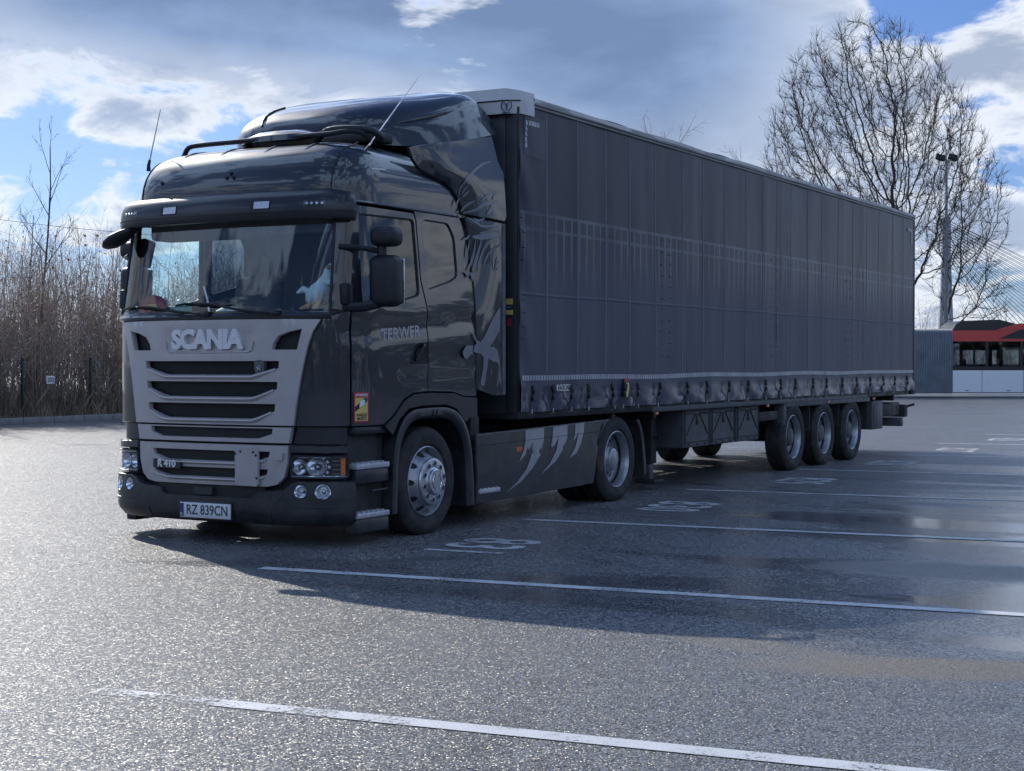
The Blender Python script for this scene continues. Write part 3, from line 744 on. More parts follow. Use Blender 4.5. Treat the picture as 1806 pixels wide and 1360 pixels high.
def bus_section(u0, u1, detail):
    zb, zw, zt, zr = bz(693), bz(653), bz(602), bz(583)
    bprism('floor', [(u0, zb), (u1, zb), (u1, zb+.14), (u0, zb+.14)], bblack, .04, 2.46)
    # lower panels, one by one
    pw = bu(1732)-bu(1680); u = u0; k_ = 0
    while u < u1-.05:
        e = min(u1, u+(pw if k_ == 0 else (bu(1806)-bu(1733))))
        pn = bprism('side_panel', [(u+.012, zb+.03), (e-.012, zb+.03), (e-.012, zw-.005), (u+.012, zw-.005)], bwhite, 0.0, .06)
        bprism('panel_handle', [(e-.7, zb+.08), (e-.55, zb+.08), (e-.55, zb+.11), (e-.7, zb+.11)], bblack, -.006, .01, pn)
        u = e; k_ += 1
    bprism('window_sill', [(u0, zw), (u1, zw), (u1, zw+.16), (u0, zw+.16)], bblack, .006, .07)
    bprism('window_header', [(u0, zt-.02), (u1, zt-.02), (u1, zt+.05), (u0, zt+.05)], bblack, .010, .07)
    # glass bays and pillars
    u = u0; bay = 1.45
    while u < u1-.1:
        e = min(u1, u+bay)
        bprism('window_pane', [(u+.05, zw+.16), (e-.05, zw+.16), (e-.05, zt-.02), (u+.05, zt-.02)], btint, .035, .041)
        bprism('pillar', [(e-.05, zw+.16), (min(u1, e+.05), zw+.16), (min(u1, e+.05), zt-.02), (e-.05, zt-.02)], bblack, .012, .09)
        u = e
    # red band, roof, far side
    bprism('roof_band', [(u0, zt+.0), (u1, zt+.0), (u1, zr), (u0, zr)], bred, -.012, .075)
    bprism('roof', [(u0, zr-.12), (u1, zr-.12), (u1, zr-.004), (u0, zr-.004)], bwhite, .08, 2.45)
    hol = []
    for (a, b_, c, d) in ((1706, 1721, 605, 645), (1727.5, 1746, 617, 644), (1750, 1771.5, 617, 644), (1781, 1789, 617, 644), (1800, 1830, 612, 645), (1845, 1885, 612, 645), (1520, 1545, 612, 645), (1555, 1580, 612, 645)):
        if u0 < bu(a) and bu(b_) < u1: hol.append([(bu(a), bz(d)), (bu(b_), bz(d)), (bu(b_), bz(c)), (bu(a), bz(c))])
    panel('far_side', lambda u, z, o: BF(u, z, 2.42-o), [(u0, zb), (u1, zb), (u1, zr), (u0, zr)], bblack, bus, hol, 0, .05, 0, .6)
    for hh in hol: bprism('far_window', hh, glass_hl, 2.40, 2.404)
    bprism('bulkhead', [(u0, zw), (u0+.05, zw), (u0+.05, zr-.13), (u0, zr-.13)], bblack, .1, .75)
    for su in ([u0+.6+i*1.5 for i in range(int((u1-u0)/1.5))]):
        s_ = B().prism([(su, .5), (su+.5, .5), (su+.5, .95), (su+.12, 1.0), (su+.06, 1.6), (su-.04, 1.6)], BF, .35, .8).out('seat', bblack, bus, 30)
bus_section(0, bu(2040), True)
bus_section(bu(1380), bu(1600), False)
bprism('roof_pod', [(bu(1680), bz(583)+.004), (bu(1766), bz(583)+.004), (bu(1792), bz(571)), (bu(1762), bz(563.5)), (bu(1696), bz(566)), (bu(1686), bz(572))], bblack, .05, 2.2)
bprism('roof_fairing', [(bu(1755), bz(582.2)), (bu(1790), bz(572)), (bu(1800), bz(570.5)), (bu(2030), bz(570.5)), (bu(2030), bz(582.2))], bred, -.016, 2.3)
bprism('black_swoosh', [(bu(1760), bz(597.5)), (bu(1800), bz(581)), (bu(2030), bz(581)), (bu(2030), bz(597.5))], bblack, -.022, .0)
for px in (1900, 1440):
    for w in (.16, 2.3):
        c = BF(bu(px), .48, w)
        wh = B().lathe([(-.13, .30), (-.14, .46), (-.06, .48), (.06, .48), (.14, .46), (.13, .30)], 24, lambda a, p, q, c=c: c+f3*a+r3*p+Vector((0, 0, q))).out('wheel', rubber, bus)
        B().lathe([(-.10, .02), (-.12, .12), (-.09, .30), (.09, .30), (.12, .02)], 20, lambda a, p, q, c=c: c+f3*a+r3*p+Vector((0, 0, q))).out('rim', alu, wh)
# ================================================================== TRUCK: base surface of the cab
PLAN = [(0, 0), (.3, .008), (.6, .032), (.8, .060), (.92, .087), (1.02, .125), (1.09, .172), (1.145, .24), (1.182, .32), (1.203, .41), (1.212, .50), (1.215, .60)]
_pl = catmull([(a, b, 0) for a, b in PLAN], 8)
_S = [0.0]
for a, b in zip(_pl, _pl[1:]): _S.append(_S[-1]+(b-a).length)
def plan(s):
    """point and outward normal of the cab's plan at arc length s from the middle of the front"""
    sg = 1 if s >= 0 else -1; s = abs(s)
    if s >= _S[-1]: return Vector((1.215*sg, .60+s-_S[-1])), Vector((sg, 0))
    lo = 0; hi = len(_S)-1
    while hi-lo > 1:
        mid = (lo+hi)//2
        if _S[mid] <= s: lo = mid
        else: hi = mid
    t = (s-_S[lo])/(_S[hi]-_S[lo]); p = _pl[lo].lerp(_pl[hi], t)
    def tg(i): return (_pl[min(i+1, len(_pl)-1)]-_pl[max(i-1, 0)]).normalized()
    d = tg(lo).lerp(tg(hi), t).normalized()
    return Vector((p.x*sg, p.y)), Vector((d.y*sg, -d.x))
_XT = [(p.x, s) for p, s in zip(_pl, _S)]; _YT = [(p.y, s) for p, s in zip(_pl, _S)]
def s_x(x): return math.copysign(interp(_XT, abs(x)), x)
def s_y(y): return interp(_YT, y) if y < .60 else _S[-1]+y-.60
FRONT_BACK = [(.0, 0), (1.80, 0), (1.90, .012), (2.85, .19), (3.2, .26)]
SIDE_IN = [(0, 0), (1.70, 0), (1.95, .006), (2.75, .055), (2.80, .058), (3.2, .14)]
def cab(s, z, off):
    p, n = plan(s); fy, fx = interp(FRONT_BACK, z), interp(SIDE_IN, z); o = off
    q = Vector((p.x-fx*n.x, p.y-fy*n.y))
    # pressed shapes in the flank: a waist crease with a hollow under it, and a fuller lower door
    if abs(n.x) > .75 and z < 2.1:
        k = (abs(n.x)-.75)/.25; zc = 1.752+.075*(q.y-.31); dz = zc-z
        if dz > 0: o -= k*.022*max(0.0, 1-dz/.17)*min(1.0, dz/.018+.0)
        zl = 1.315
        if zl-.03 < z < zl+.05 and q.y > .95: o -= k*.008*(1-abs(z-zl-.01)/.045) if abs(z-zl-.01) < .045 else 0
    return Vector((q.x+n.x*o, q.y+n.y*o, z))
def sF(x, z, o): return cab(s_x(x), z, o)
def sL(y, z, o): return cab(s_y(y), z, o)                      # visible flank
def mir(fn): return lambda u, v, o: (lambda p: Vector((-p.x, p.y, p.z)))(fn(u, v, o))
sR = mir(sL)
def sC(s, z, o): return cab(s, z, o)
def flat_x(x0, sgn=1): return lambda y, z, o: Vector(((x0+o)*sgn, y, z))
def flat_y(y0): return lambda x, z, o: Vector((x, y0-o, z))
def sym(poly): return poly + [(-a, b) for a, b in reversed(poly)]

truck = empty('semi_truck', (0, 0, 0), 'dark blue grey tractor unit with silver grille and tall roof deflector', 'truck')
AX1, AX2, WR = 1.42, 5.09, .463

# ------------------------------------------------------------------ doors, flank panels, corners
win_d = roundpoly(SP([(634, 376), (733, 387), (737, 521), (690, 536), (636, 551)], 1.185), .05)
win_r = roundpoly(SP([(749, 387), (793, 394), (803, 420), (805, 488), (790, 498), (751, 512)], 1.18), .045)
y_f, y_m = .315, 1.385
door_o = [(y_f, .955), (.72, .955), (.86, 1.03), (1.02, 1.16), (1.16, 1.205), (y_m, 1.215), (y_m, 1.9), (1.30, 2.15), (1.27, 2.66), (1.24, 2.715), (.39, 2.715), (.355, 2.66), (.325, 2.0)]
rear_o = [(y_m+.012, 1.215), (1.80, 1.205), (1.98, 1.165), (2.19, 1.16), (2.20, 2.05), (2.17, 2.40), (2.10, 2.62), (1.98, 2.735), (1.255, 2.735), (1.285, 2.66), (1.312, 2.15), (y_m+.012, 1.9)]
for side, sg in ((sL, 1), (sR, -1)):
    d = panel('door', side, door_o, paint, truck, [win_d], 0, .035, .007, .06)
    panel('door_window', side, inset(win_d, .004), glass_sd, d, (), -.016, 0, 0, .12)
    ring = panel('window_seal', side, inset(win_d, -.004), blackm, d, [inset(win_d, .022)], -.008, .02, .003, .08)
    # handle: scooped recess with a grip
    hp = roundpoly(SP([(722, 642), (729, 612), (737, 604), (754, 604), (754, 642)], 1.215), .03)
    panel('handle_recess', side, hp, blackg, d, (), .004, .006, .002, .04)
    ya, za = hp[0]; hc = [sum(p[0] for p in hp)/len(hp), sum(p[1] for p in hp)/len(hp)]
    B().tube([side(hc[0]-.06, hc[1]-.07, .012), side(hc[0]-.03, hc[1]-.01, .03), side(hc[0]+.02, hc[1]+.045, .032), side(hc[0]+.065, hc[1]+.06, .012)], .013, 6).out('handle', plastic, d)
    rp = panel('sleeper_panel', side, rear_o, paint, truck, [win_r], 0, .035, .007, .06)
    panel('sleeper_window', side, inset(win_r, .004), glass_dk, rp, (), -.014, 0, 0, .12)
    panel('window_seal', side, inset(win_r, -.004), blackm, rp, [inset(win_r, .018)], -.008, .02, .003, .08)
    # drip rail over the doors
    B().tube([side(y, 2.745, .004) for y in [.36+i*.1 for i in range(17)]], .011, 6).out('drip_rail', paint, truck)
    # wheel-arch flare under the cab
    arch = [(.72, .945), (.84, .865), (.93, .985), (1.08, 1.075), (1.30, 1.095), (1.66, 1.095), (1.84, 1.055), (1.99, .93), (2.06, .97), (2.19, .98), (2.19, 1.15), (1.98, 1.155), (1.80, 1.193), (1.385, 1.203), (1.16, 1.193), (1.025, 1.148), (.865, 1.02)]
    panel('arch_flare', side, arch, bumperm, truck, (), .012, .06, .008, .05)

# corner panels between the grille and the doors
GE = [(.96, .815), (1.12, .838), (1.30, .868), (1.48, .905), (1.60, .935), (1.70, .970), (1.80, 1.03)]     # half width of the silver grille panel
def ge(z): return s_x(interp(GE, z))
cz = [.955, 1.05, 1.2, 1.35, 1.5, 1.62, 1.72, 1.785, 1.815]
for sg in (1, -1):
    fn = (lambda s, z, o: cab(s, z, o)) if sg == 1 else mir(lambda s, z, o: cab(s, z, o))
    ol = [(ge(z)+.012, z) for z in cz]+[(ge(1.80)+.10, 1.838), (s_y(.24), 1.862), (s_y(y_f)-.01, 1.872)]+[(s_y(y_f)-.01, z) for z in (1.7, 1.4, 1.1, .955)]
    c = panel('corner_panel', fn, ol, paint, truck, (), .004, .04, .012, .05)
    # A-pillar
    ap = [(s_x(1.085), 1.872), (s_y(y_f)-.006, 1.88), (s_y(.352), 2.4), (s_y(.365), 2.75), (s_y(.27), 2.75), (s_x(1.085)+.01, 2.75)]
    panel('windscreen_pillar', fn, ap, paint, truck, (), 0, .04, .012, .05)
    # black seal strip beside the windscreen
    B().tube([fn(s_x(1.083), z, .004) for z in (1.87, 2.1, 2.4, 2.7)], .012, 6).out('windscreen_seal', blackm, truck)

# ------------------------------------------------------------------ windscreen and its surround
ws = sym([(0, 1.862), (.5, 1.862), (1.076, 1.872), (1.074, 2.70), (.5, 2.72), (0, 2.72)][::-1]) if False else [(-1.076, 1.872), (-.5, 1.858), (.5, 1.858), (1.076, 1.872), (1.074, 2.72), (-1.074, 2.72)]
panel('windscreen', sF, ws, glass_ws, truck, (), 0, 0, 0, .10)
panel('windscreen_frit', sF, [(-1.08, 1.845), (1.08, 1.845), (1.08, 1.885), (.6, 1.872), (-.6, 1.872), (-1.08, 1.885)], blackg, truck, (), .004, .01, .002, .08)
# scuttle panel: glossy lip below the glass that carries the wipers
sc = []
for z, o in ((1.80, .0), (1.812, .022), (1.832, .030), (1.85, .022), (1.858, -.012)):
    sc.append([cab(s_x(1.09*(i/28.0*2-1)), z, o) for i in range(29)])
B().loft(sc, False).out('scuttle', paint, truck)
for (x0, x1, zz) in ((-.35, .66, 1.90), (-1.0, .0, 1.885)):
    pv = sF(x1, 1.848, .04)
    arm = [pv, sF(x1-.28, 1.872, .05), sF(x1-.62, zz+.03, .045), sF(x1-.80, zz+.035, .04)]
    w = B().tube(arm, .011, 6).out('wiper', blackm, truck)
    B().tube([sF(x0+(x1-.42-x0)*i/6, zz+.025+.015*math.sin(i), .022) for i in range(7)], .010, 5).out('wiper_blade', rubber, w)
    B().lathe([(0, .045), (.03, .04), (.045, .0)], 12, lambda a, p, q, c=pv: c+Vector((p, -a+.02, q*.6))).out('wiper_pivot', blackm, w)

# ------------------------------------------------------------------ silver grille
def slot(zt, zb, w0, w1): return [(-w0, zt), (w0, zt), (w0-.005, zt-.055), (w1, zb), (-w1, zb), (-w0+.005, zt-.055)]
slots = [slot(1.470, 1.360, .690, .44), slot(1.305, 1.185, .675, .44), slot(1.130, 1.012, .655, .44)]
inlet = [(.885, 1.722), (.775, 1.700), (.685, 1.668), (.640, 1.610), (.628, 1.562), (.845, 1.562)]
inl = [inlet, [(-a, b) for a, b in reversed(inlet)]]
go = [(-x, z) for z, x in reversed(GE)]
go = [(x, z) for z, x in GE]
outline = go + [(.5, 1.805), (-.5, 1.805)] + [(-x, z) for x, z in reversed(go)]
def sG(x, z, o):
    # shallow nameplate recess and slightly scooped surface
    e = 0
    if abs(x) < .47 and 1.545 < z < 1.74: e = -.010*min(1, (.47-abs(x))/.03, (z-1.545)/.02, (1.74-z)/.06)
    return sF(x, z, o+e)
gr = panel('upper_grille', sG, outline, silver, truck, slots+inl, .022, .05, .006, .035)
def slat(par, zt, zb, w0, w1, drop=.040):
    """proud blade that follows the lower edge of an opening"""
    path = [(-w0+.03, zt-.052)]+[(-w1-.06+.06*k/2, zb+.014*(1-k/2)) for k in range(3)]+[(w1*(k/7*2-1), zb) for k in range(1, 7)]+[(w1+.06*k/2, zb+.014*k/2) for k in range(3)]+[(w0-.03, zt-.052)]
    rows = [[sF(x, z+dz, o-(.016 if k in (0, len(path)-1) else 0)) for k, (x, z) in enumerate(path)] for dz, o in ((.003, .012), (.001, .030), (-.008, .046), (-.018, .048), (-drop, .020))]
    return B().loft(rows, False).out('slat', silver, par, 25)
for q in ((1.470, 1.360, .690, .44), (1.305, 1.185, .675, .44), (1.130, 1.012, .655, .44)): slat(gr, *q)
panel('grille_mesh', sF, [(-.80, .99), (.80, .99), (.90, 1.75), (-.90, 1.75)], blackm, gr, (), -.045, 0, 0, .12)
for zz in [1.03+.019*i for i in range(24)]:
    if any(s_[4][1]+.004 < zz < s_[0][1]-.004 for s_ in slots): B().tube([sF(x/10*.66, zz, -.03) for x in range(-10, 11)], .0035, 4).out('mesh_wire', plastic, gr, 0)
text_mesh('nameplate_letters', 'SCANIA', .205, silver_l, gr, lambda u, v, d: sF(u, 1.640+v, .028+d), extrude=.016, bold=.0105, sx=1.045, spacing=.93)
B().tube([sF(x, z, .028) for x, z in ((-.455, 1.63), (-.44, 1.56), (-.41, 1.545), (0, 1.542), (.41, 1.545), (.44, 1.56), (.455, 1.63))], .007, 6).out('nameplate_lip', silver, gr)
# shield badge: crowned animal head in a ring, built as a plain relief
bc = (.515, 1.413)
bdg = B().prism([(bc[0]+u, bc[1]+v) for u, v in ((-.045, .045), (-.03, .062), (0, .068), (.03, .062), (.045, .045), (.045, 0), (.03, -.04), (0, -.07), (-.03, -.04), (-.045, 0))], lambda x, z, d: sF(x, z, d), -.02, .03).out('badge', greyst, gr)
B().lathe([(0, .030), (.006, .026), (.008, .0)], 14, lambda a, p, q: sF(bc[0]+p*.9, bc[1]+.006+q, .031+a)).out('badge_disc', greyst, bdg)
B().tube([sF(bc[0]+u, bc[1]+v, .036) for u, v in ((-.016, -.018), (-.004, -.004), (-.014, .012), (.004, .024), (.016, .014), (.006, .002), (.016, -.016))], .0045, 5).out('badge_relief', alu, bdg)
# separate strip under the upper grille
st_o = [(-.800, .948), (.800, .948), (.775, .822), (-.775, .822)]
st = panel('grille_strip', sF, st_o, silver, truck, [[(-.63, .935), (.63, .935), (.625, .895), (.50, .857), (-.50, .857), (-.625, .895)]], .020, .05, .006, .05)
panel('strip_mesh', sF, [(-.66, .84), (.66, .84), (.66, .945), (-.66, .945)], blackm, st, (), -.02, 0, 0, .1)
# lower grille
lo_o = [(-.770, .805), (.770, .805), (.765, .66), (.735, .555), (.675, .495), (.58, .474), (-.58, .474), (-.675, .495), (-.735, .555), (-.765, .66)]
def lslot(zt, zb, w0, w1): return [(-w0, zt), (w0, zt), (w0-.01, zt-.04), (w1, zb), (-w1, zb), (-w0+.01, zt-.04)]
lg = panel('lower_grille', sF, lo_o, silver, truck, [lslot(.752, .668, .605, .44), lslot(.612, .538, .585, .42)], .020, .05, .006, .04)
panel('lower_mesh', sF, [(-.65, .50), (.65, .50), (.66, .78), (-.66, .78)], blackm, lg, (), -.02, 0, 0, .1)
for q in ((.752, .668, .605, .44), (.612, .538, .585, .42)): slat(lg, *q, .034)
bp_ = B().prism([(-.575, .595), (-.265, .595), (-.265, .667), (-.575, .667)], lambda x, z, d: sF(x, z, d), .02, .046).out('model_badge', blackg, lg)
text_mesh('badge_letters', 'R 410', .082, silver_l, bp_, lambda u, v, d: sF(-.42+u, .631+v, .047+d), extrude=.003, bold=.003, sx=1.05)
cv = panel('towing_cover', sF, [(.302, .772), (.50, .765), (.520, .752), (.520, .49), (.505, .476), (.308, .482)], silver, truck, (), .062, .03, .006, .05)
for (x, z) in ((.312, .735), (.505, .725), (.36, .752), (.48, .75), (.512, .545)):
    B().lathe([(0, .011), (.004, .0)], 8, lambda a, p, q, x=x, z=z: sF(x+p, z+q, .064+a)).out('rivet', blackm, cv)
for (x, z) in ((.700, .71),):
    B().prism([(x-.03, z-.02), (x+.03, z-.02), (x+.035, z+.035), (x-.025, z+.03)], lambda u, v, d: sF(u, v, d), .02, .05).out('cover_hook', silver, lg)

# ------------------------------------------------------------------ dark carcass behind the front so that gaps read as depth
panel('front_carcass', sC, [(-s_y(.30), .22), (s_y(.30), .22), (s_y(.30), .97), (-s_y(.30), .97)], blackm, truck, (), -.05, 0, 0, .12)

# ------------------------------------------------------------------ bumper (z .17 to .53) swept along the plan, with a lowered middle
def sB(s, z, o):
    # the bumper is a little fuller than the cab and tucks under at the bottom
    tuck = .06*max(0, (.27-z)/.10)**2 if z < .27 else 0
    rb = .010*math.sin(min(1, max(0, (z-.17)/.36))*math.pi)
    crease = -.006 if abs(z-.335) < .012 and .80 < abs(s) < 1.25 else 0
    return cab(s, z, o+.035+rb-tuck+crease)
sb1 = s_y(.335)
bo_ = [(-sb1, .175), (-.9, .17), (.9, .17), (sb1, .175), (sb1, .40), (sb1, .525), (s_x(1.0), .528), (.86, .528), (.80, .505), (.745, .462), (.66, .446), (.545, .445), (.50, .435), (.47, .40), (.43, .385), (-.43, .385), (-.47, .40), (-.50, .435), (-.545, .445), (-.66, .446), (-.745, .462), (-.80, .505), (-.86, .528), (-s_x(1.0), .528), (-sb1, .525), (-sb1, .40)]
fogs = [(.885, .448, .052), (s_y(.135), .448, .058)]
fh = []
for sx, z, r in fogs:
    for sg in (1, -1): fh.append([(sg*sx+math.cos(t*6.2832/16)*r, z+math.sin(t*6.2832/16)*r*1.05) for t in range(16)])
bm_ = panel('bumper', sB, bo_, bumperm, truck, fh, 0, .08, .012, .045)
for sx, z, r in fogs:
    for sg in (1, -1):
        def lf(a, p, q, sx=sx*sg, z=z): return sB(sx+p, z+q, a)
        fl = B().lathe([(-.002, r*1.0), (-.008, r*.9), (-.05, r*.45), (-.055, 0)], 20, lf).out('fog_lamp', chrome, bm_)
        B().lathe([(-.006, r*.99), (-.002, r*.7), (.0, 0)], 20, lf).out('fog_lens', glass_hl, fl)
        B().lathe([(-.045, r*.28), (-.02, r*.26), (-.012, 0)], 12, lf).out('bulb', alu, fl)
panel('bumper_inset', sB, [(-.545, .36), (.545, .36), (.56, .50), (-.56, .50)], blackm, truck, (), -.035, 0, 0, .1)
B().prism([(-.13, .395), (.06, .395), (.06, .455), (-.13, .455)], lambda x, z, d: sB(x, z, d), -.03, -.004).out('radar_box', plastic, truck)
for sg in (1, -1):
    B().tube([sB(sg*(.82+i*.055), .332-.006*math.sin(i*.4), .003) for i in range(8)], .006, 5).out('bumper_crease', bumperm, bm_)
    B().tube([sB(sg*.63, .20+.05*i, .002-.004*abs(i-1)) for i in range(4)], .004, 4).out('bumper_joint', blackm, bm_)
# number plate
pl = B().box((.005, -.052, .2655), (.525, .014, .122), .004).out('number_plate', M('plate_white', (0.60, 0.62, 0.65), .4, 0, .5, .3, .1, var=.05), truck)
B().box((-.236, -.0605, .2655), (.040, .003, .106)).out('country_band', M('plate_blue', (0.02, 0.045, 0.16), .4), pl)
text_mesh('plate_letters', 'RZ 839CN', .112, M('plate_ink', (0.02, 0.022, 0.04), .45), pl, lambda u, v, d: (.028+u, -.0602-d, .266+v), extrude=.001, bold=.0008, sx=.86)
text_mesh('country_letters', 'PL', .034, white, pl, lambda u, v, d: (-.236+u, -.0625-d, .230+v), extrude=.0005, sx=.8)
B().box((.005, -.047, .2655), (.545, .010, .142), .004).out('plate_frame', bumperm, pl)

# ------------------------------------------------------------------ headlamps
for sg in (1, -1):
    fn = sC if sg == 1 else mir(sC)
    a0, a1 = s_x(.795), s_y(.275)
    hl = [(a0, .558), (a1, .556), (a1, .718), (a0+.015, .722)]
    house = panel('headlamp', fn, roundpoly(hl, .02), blackm, truck, (), -.085, 0, 0, .05)
    panel('headlamp_bezel', fn, roundpoly(inset(hl, -.022), .03), bumperm, house, [roundpoly(inset(hl, .004), .02)], .026, .06, .008, .05)
    panel('headlamp_lens', fn, roundpoly(inset(hl, .003), .02), glass_hl, house, (), .018, 0, 0, .05)
    panel('reflector', fn, roundpoly(inset(hl, .006), .02), M('reflector_grey', (0.30, 0.32, 0.35), .25, .8, rv=.1, vs=30), house, (), -.062, 0, 0, .05)
    for z in (.716, .564): B().tube([fn(a0+.01+(a1-a0-.02)*i/10, z, .008) for i in range(11)], .006, 5).out('chrome_strip', chrome, house)
    def bowl(nm, s0, z0, r, dep, elong=1.0):
        f_ = lambda a, p, q: fn(s0+p*elong, z0+q, a)
        o = B().lathe([(.0, r), (-.01, r*.97), (-dep*.7, r*.62), (-dep, r*.25), (-dep, 0)], 24, f_).out(nm, chrome, house)
        B().lathe([(-dep, r*.2), (-dep*.45, r*.18), (-dep*.35, 0)], 10, f_).out('bulb', alu, o)
        B().lathe([(.003, r*1.04), (.006, r), (.0, r*.96)], 24, f_).out('ring', alu, o)
    bowl('high_beam', a0+.065, .637, .062, .055); bowl('low_beam', a0+.205, .637, .070, .06, 1.15)
    for i in range(5):        # segmented chrome blade on the outer side of the low beam
        t = R(-62+31*i); B().box(fn(a0+.222+math.cos(t)*.085, .637+math.sin(t)*.082, .0), (.018, .02, .026), .003, Matrix.Rotation(-t, 3, 'Y').to_quaternion()).out('light_segment', chrome, house)
    for i in range(4): B().tube([fn(a0+.33, .585+i*.034, .0), fn(a1-.055, .585+i*.034, .0)], .006, 5).out('indicator_rib', greyst, house)
    panel('indicator', fn, [(a1-.048, .572), (a1-.012, .572), (a1-.012, .706), (a1-.048, .706)], orange, house, (), .006, .02, .004, .04)
    for i in range(4): B().lathe([(0, .006), (.004, 0)], 8, lambda a, p, q, i=i: fn(a1-.03+p, .59+i*.034+q, .007+a)).out('indicator_dot', redm, house)
    # dark moulding above the lamp
    br = [(a0-.005, .748), (a1+.02, .745), (a1+.02, .80), (a0-.005, .812)]
    panel('lamp_brow', fn, br, paint, truck, (), .024, .10, .012, .05)
    panel('lamp_shoulder', fn, [(s_x(.785), .815), (a1+.02, .81), (a1+.03, .95), (s_x(.83), .955)], bumperm, truck, (), -.028, .05, .008, .05)
# ------------------------------------------------------------------ sun visor
def sV(s, t, o): return cab(s, t, o)
sv = s_y(.335)
vp = [(.00, 2.612), (.06, 2.592), (.100, 2.597), (.117, 2.625), (.121, 2.70), (.118, 2.755), (.098, 2.803), (.055, 2.832), (-.02, 2.842)]
rows = []
for o, z in vp:
    row = []
    for i in range(49):
        s = sv*(i/48*2-1); e = max(0, (abs(s)-1.02)/(sv-1.02)); row.append(cab(s, z + (-.012*e if z < 2.65 else .0) - .028*e*(1 if z > 2.7 else 0), o*(1-.45*e*e)))
    rows.append(row)
vis = B().loft(rows, False).out('sun_visor', visorm, truck, 50)
B().loft([rows[0], [cab(sv*(i/48*2-1), 2.66, -.02) for i in range(49)]], False).out('visor_underside', blackm, vis)
for e in (0, 48):
    B().add([r[e] for r in rows], [tuple(range(len(rows)))]).out('visor_end', paint, vis, 0)
B().tube([cab(sv*(i/48*2-1), 2.652+(.030 if .68 < abs(sv*(i/48*2-1)) < .0 else 0), .1195*(1-.45*max(0, (abs(sv*(i/48*2-1))-1.02)/(sv-1.02))**2)) for i in range(49)], .005, 4).out('visor_seam', blackm, vis)
for (x, w, hh) in ((-.470, .092, .034), (.472, .092, .034)):
    B().prism([(x-w, 2.712-hh), (x+w, 2.712-hh), (x+w, 2.712+hh), (x-w, 2.712+hh)], lambda u, z, d: sF(u, z, d), .08, .1225).out('visor_lamp', blackm, vis)
    lp = B().prism([(x-w*.62, 2.712-hh*.8), (x+w*.92, 2.712-hh*.8), (x+w*.92, 2.712+hh*.85), (x-w*.62, 2.712+hh*.85)], lambda u, z, d: sF(u, z, d), .10, .1265).out('visor_lamp_glass', M('lamp_face', (0.42, 0.44, 0.47), .12, .8, bump=.6, bs=60, bd=.006), vis)
for sg in (1, -1):
    hs = B().prism([(.855, 2.712-.026), (1.02, 2.712-.026), (1.02, 2.712+.022), (.855, 2.712+.022)], lambda u, z, d: sF(u*sg, z, d), .09, .1215).out('marker_lamp', M('smoked_lens', (0.10, 0.09, 0.11), .2, 0, .5, .5), vis)
    for i in range(4): B().lathe([(0, .013), (.006, .009), (.007, 0)], 10, lambda a, p, q, i=i: sF((.880+i*.038+p)*sg, 2.711+q, .122+a)).out('led', alu, hs)

# ------------------------------------------------------------------ high roof
def roof_ring(z, fy, fx, fr, n=64):
    o = []; L = 2.20; s1 = s_y(2.08)
    for i in range(n+1):
        p, nn = plan(s1*(i/n*2-1)); y = fy+p.y*(L-fy-fr)/L; x = p.x*(1-fx/1.215); o.append(Vector((x, y, z)))
    # rounded rear
    hw = 1.215-fx; yr = L-fr
    for k in range(1, 6): a = k/6*math.pi/2; o.append(Vector((hw-.12+.12*math.cos(a), yr-.12+.12*math.sin(a), z)))
    for k in range(1, 8): o.append(Vector(((hw-.12)*(1-k/4), yr, z)))
    for k in range(1, 6): a = math.pi/2+k/6*math.pi/2; o.append(Vector((-hw+.12+.12*math.cos(a), yr-.12+.12*math.sin(a), z)))
    return o
RR = [(2.735, .205, .052, 0), (2.80, .195, .054, 0), (2.87, .19, .056, 0), (2.95, .205, .062, .012), (3.02, .232, .075, .035), (3.035, .240, .080, .04), (3.09, .275, .098, .07), (3.14, .315, .125, .12), (3.185, .37, .165, .18), (3.22, .44, .22, .25), (3.25, .53, .29, .33), (3.275, .65, .39, .44), (3.295, .82, .55, .58), (3.305, 1.0, .80, .8)]
roof = B().loft([roof_ring(*r) for r in RR], True, False, True).out('roof', paint, truck, 50)
def roof_pt(x, k, up=0.0):
    """point on the front of the roof: x across, k along the ring table"""
    i = min(int(k), len(RR)-2); t = k-i; a, b = RR[i], RR[i+1]; z, fy, fx, fr = [a[j]+(b[j]-a[j])*t for j in range(4)]
    xs = x/(1-fx/1.215); p, nn = plan(s_x(max(-1.18, min(1.18, xs)))); y = fy+p.y*(2.2-fy-fr)/2.2
    return Vector((x, y-up*.6, z+up))
for x in (-.62, -.18, .28, .66): B().tube([roof_pt(x, 7.6+i*.5, -.012+.010*math.sin(math.pi*i/8)) for i in range(9)], .014, 6).out('roof_rib', paint, roof)
for x in (-.99, .99): B().tube([roof_pt(x*(1-.012*max(0, k-6)), k, .001) for k in [1.6+i*.55 for i in range(17)]], .007, 5).out('roof_seam', blackm, roof)
for sg in (1, -1):       # highlight of the upper side seam, laid on as a bright metal strip
    B().tube([Vector((sg*(1.215-.079-.0035*i), .66+i*.085, 3.026+.007*i)) for i in range(9)], .006, 5).out('seam_highlight', alu, roof)
for x, z in ((-.72, 2.98), (.02, 2.975), (.09, 2.975), (.05, 3.03)):
    B().lathe([(0, .016), (.012, .014), (.014, 0)], 10, lambda a, p, q, x=x, z=z: roof_pt(x+p, 3.2+(z-2.97)*10, 0)+Vector((0, -a, q))).out('roof_stud', blackm, roof)
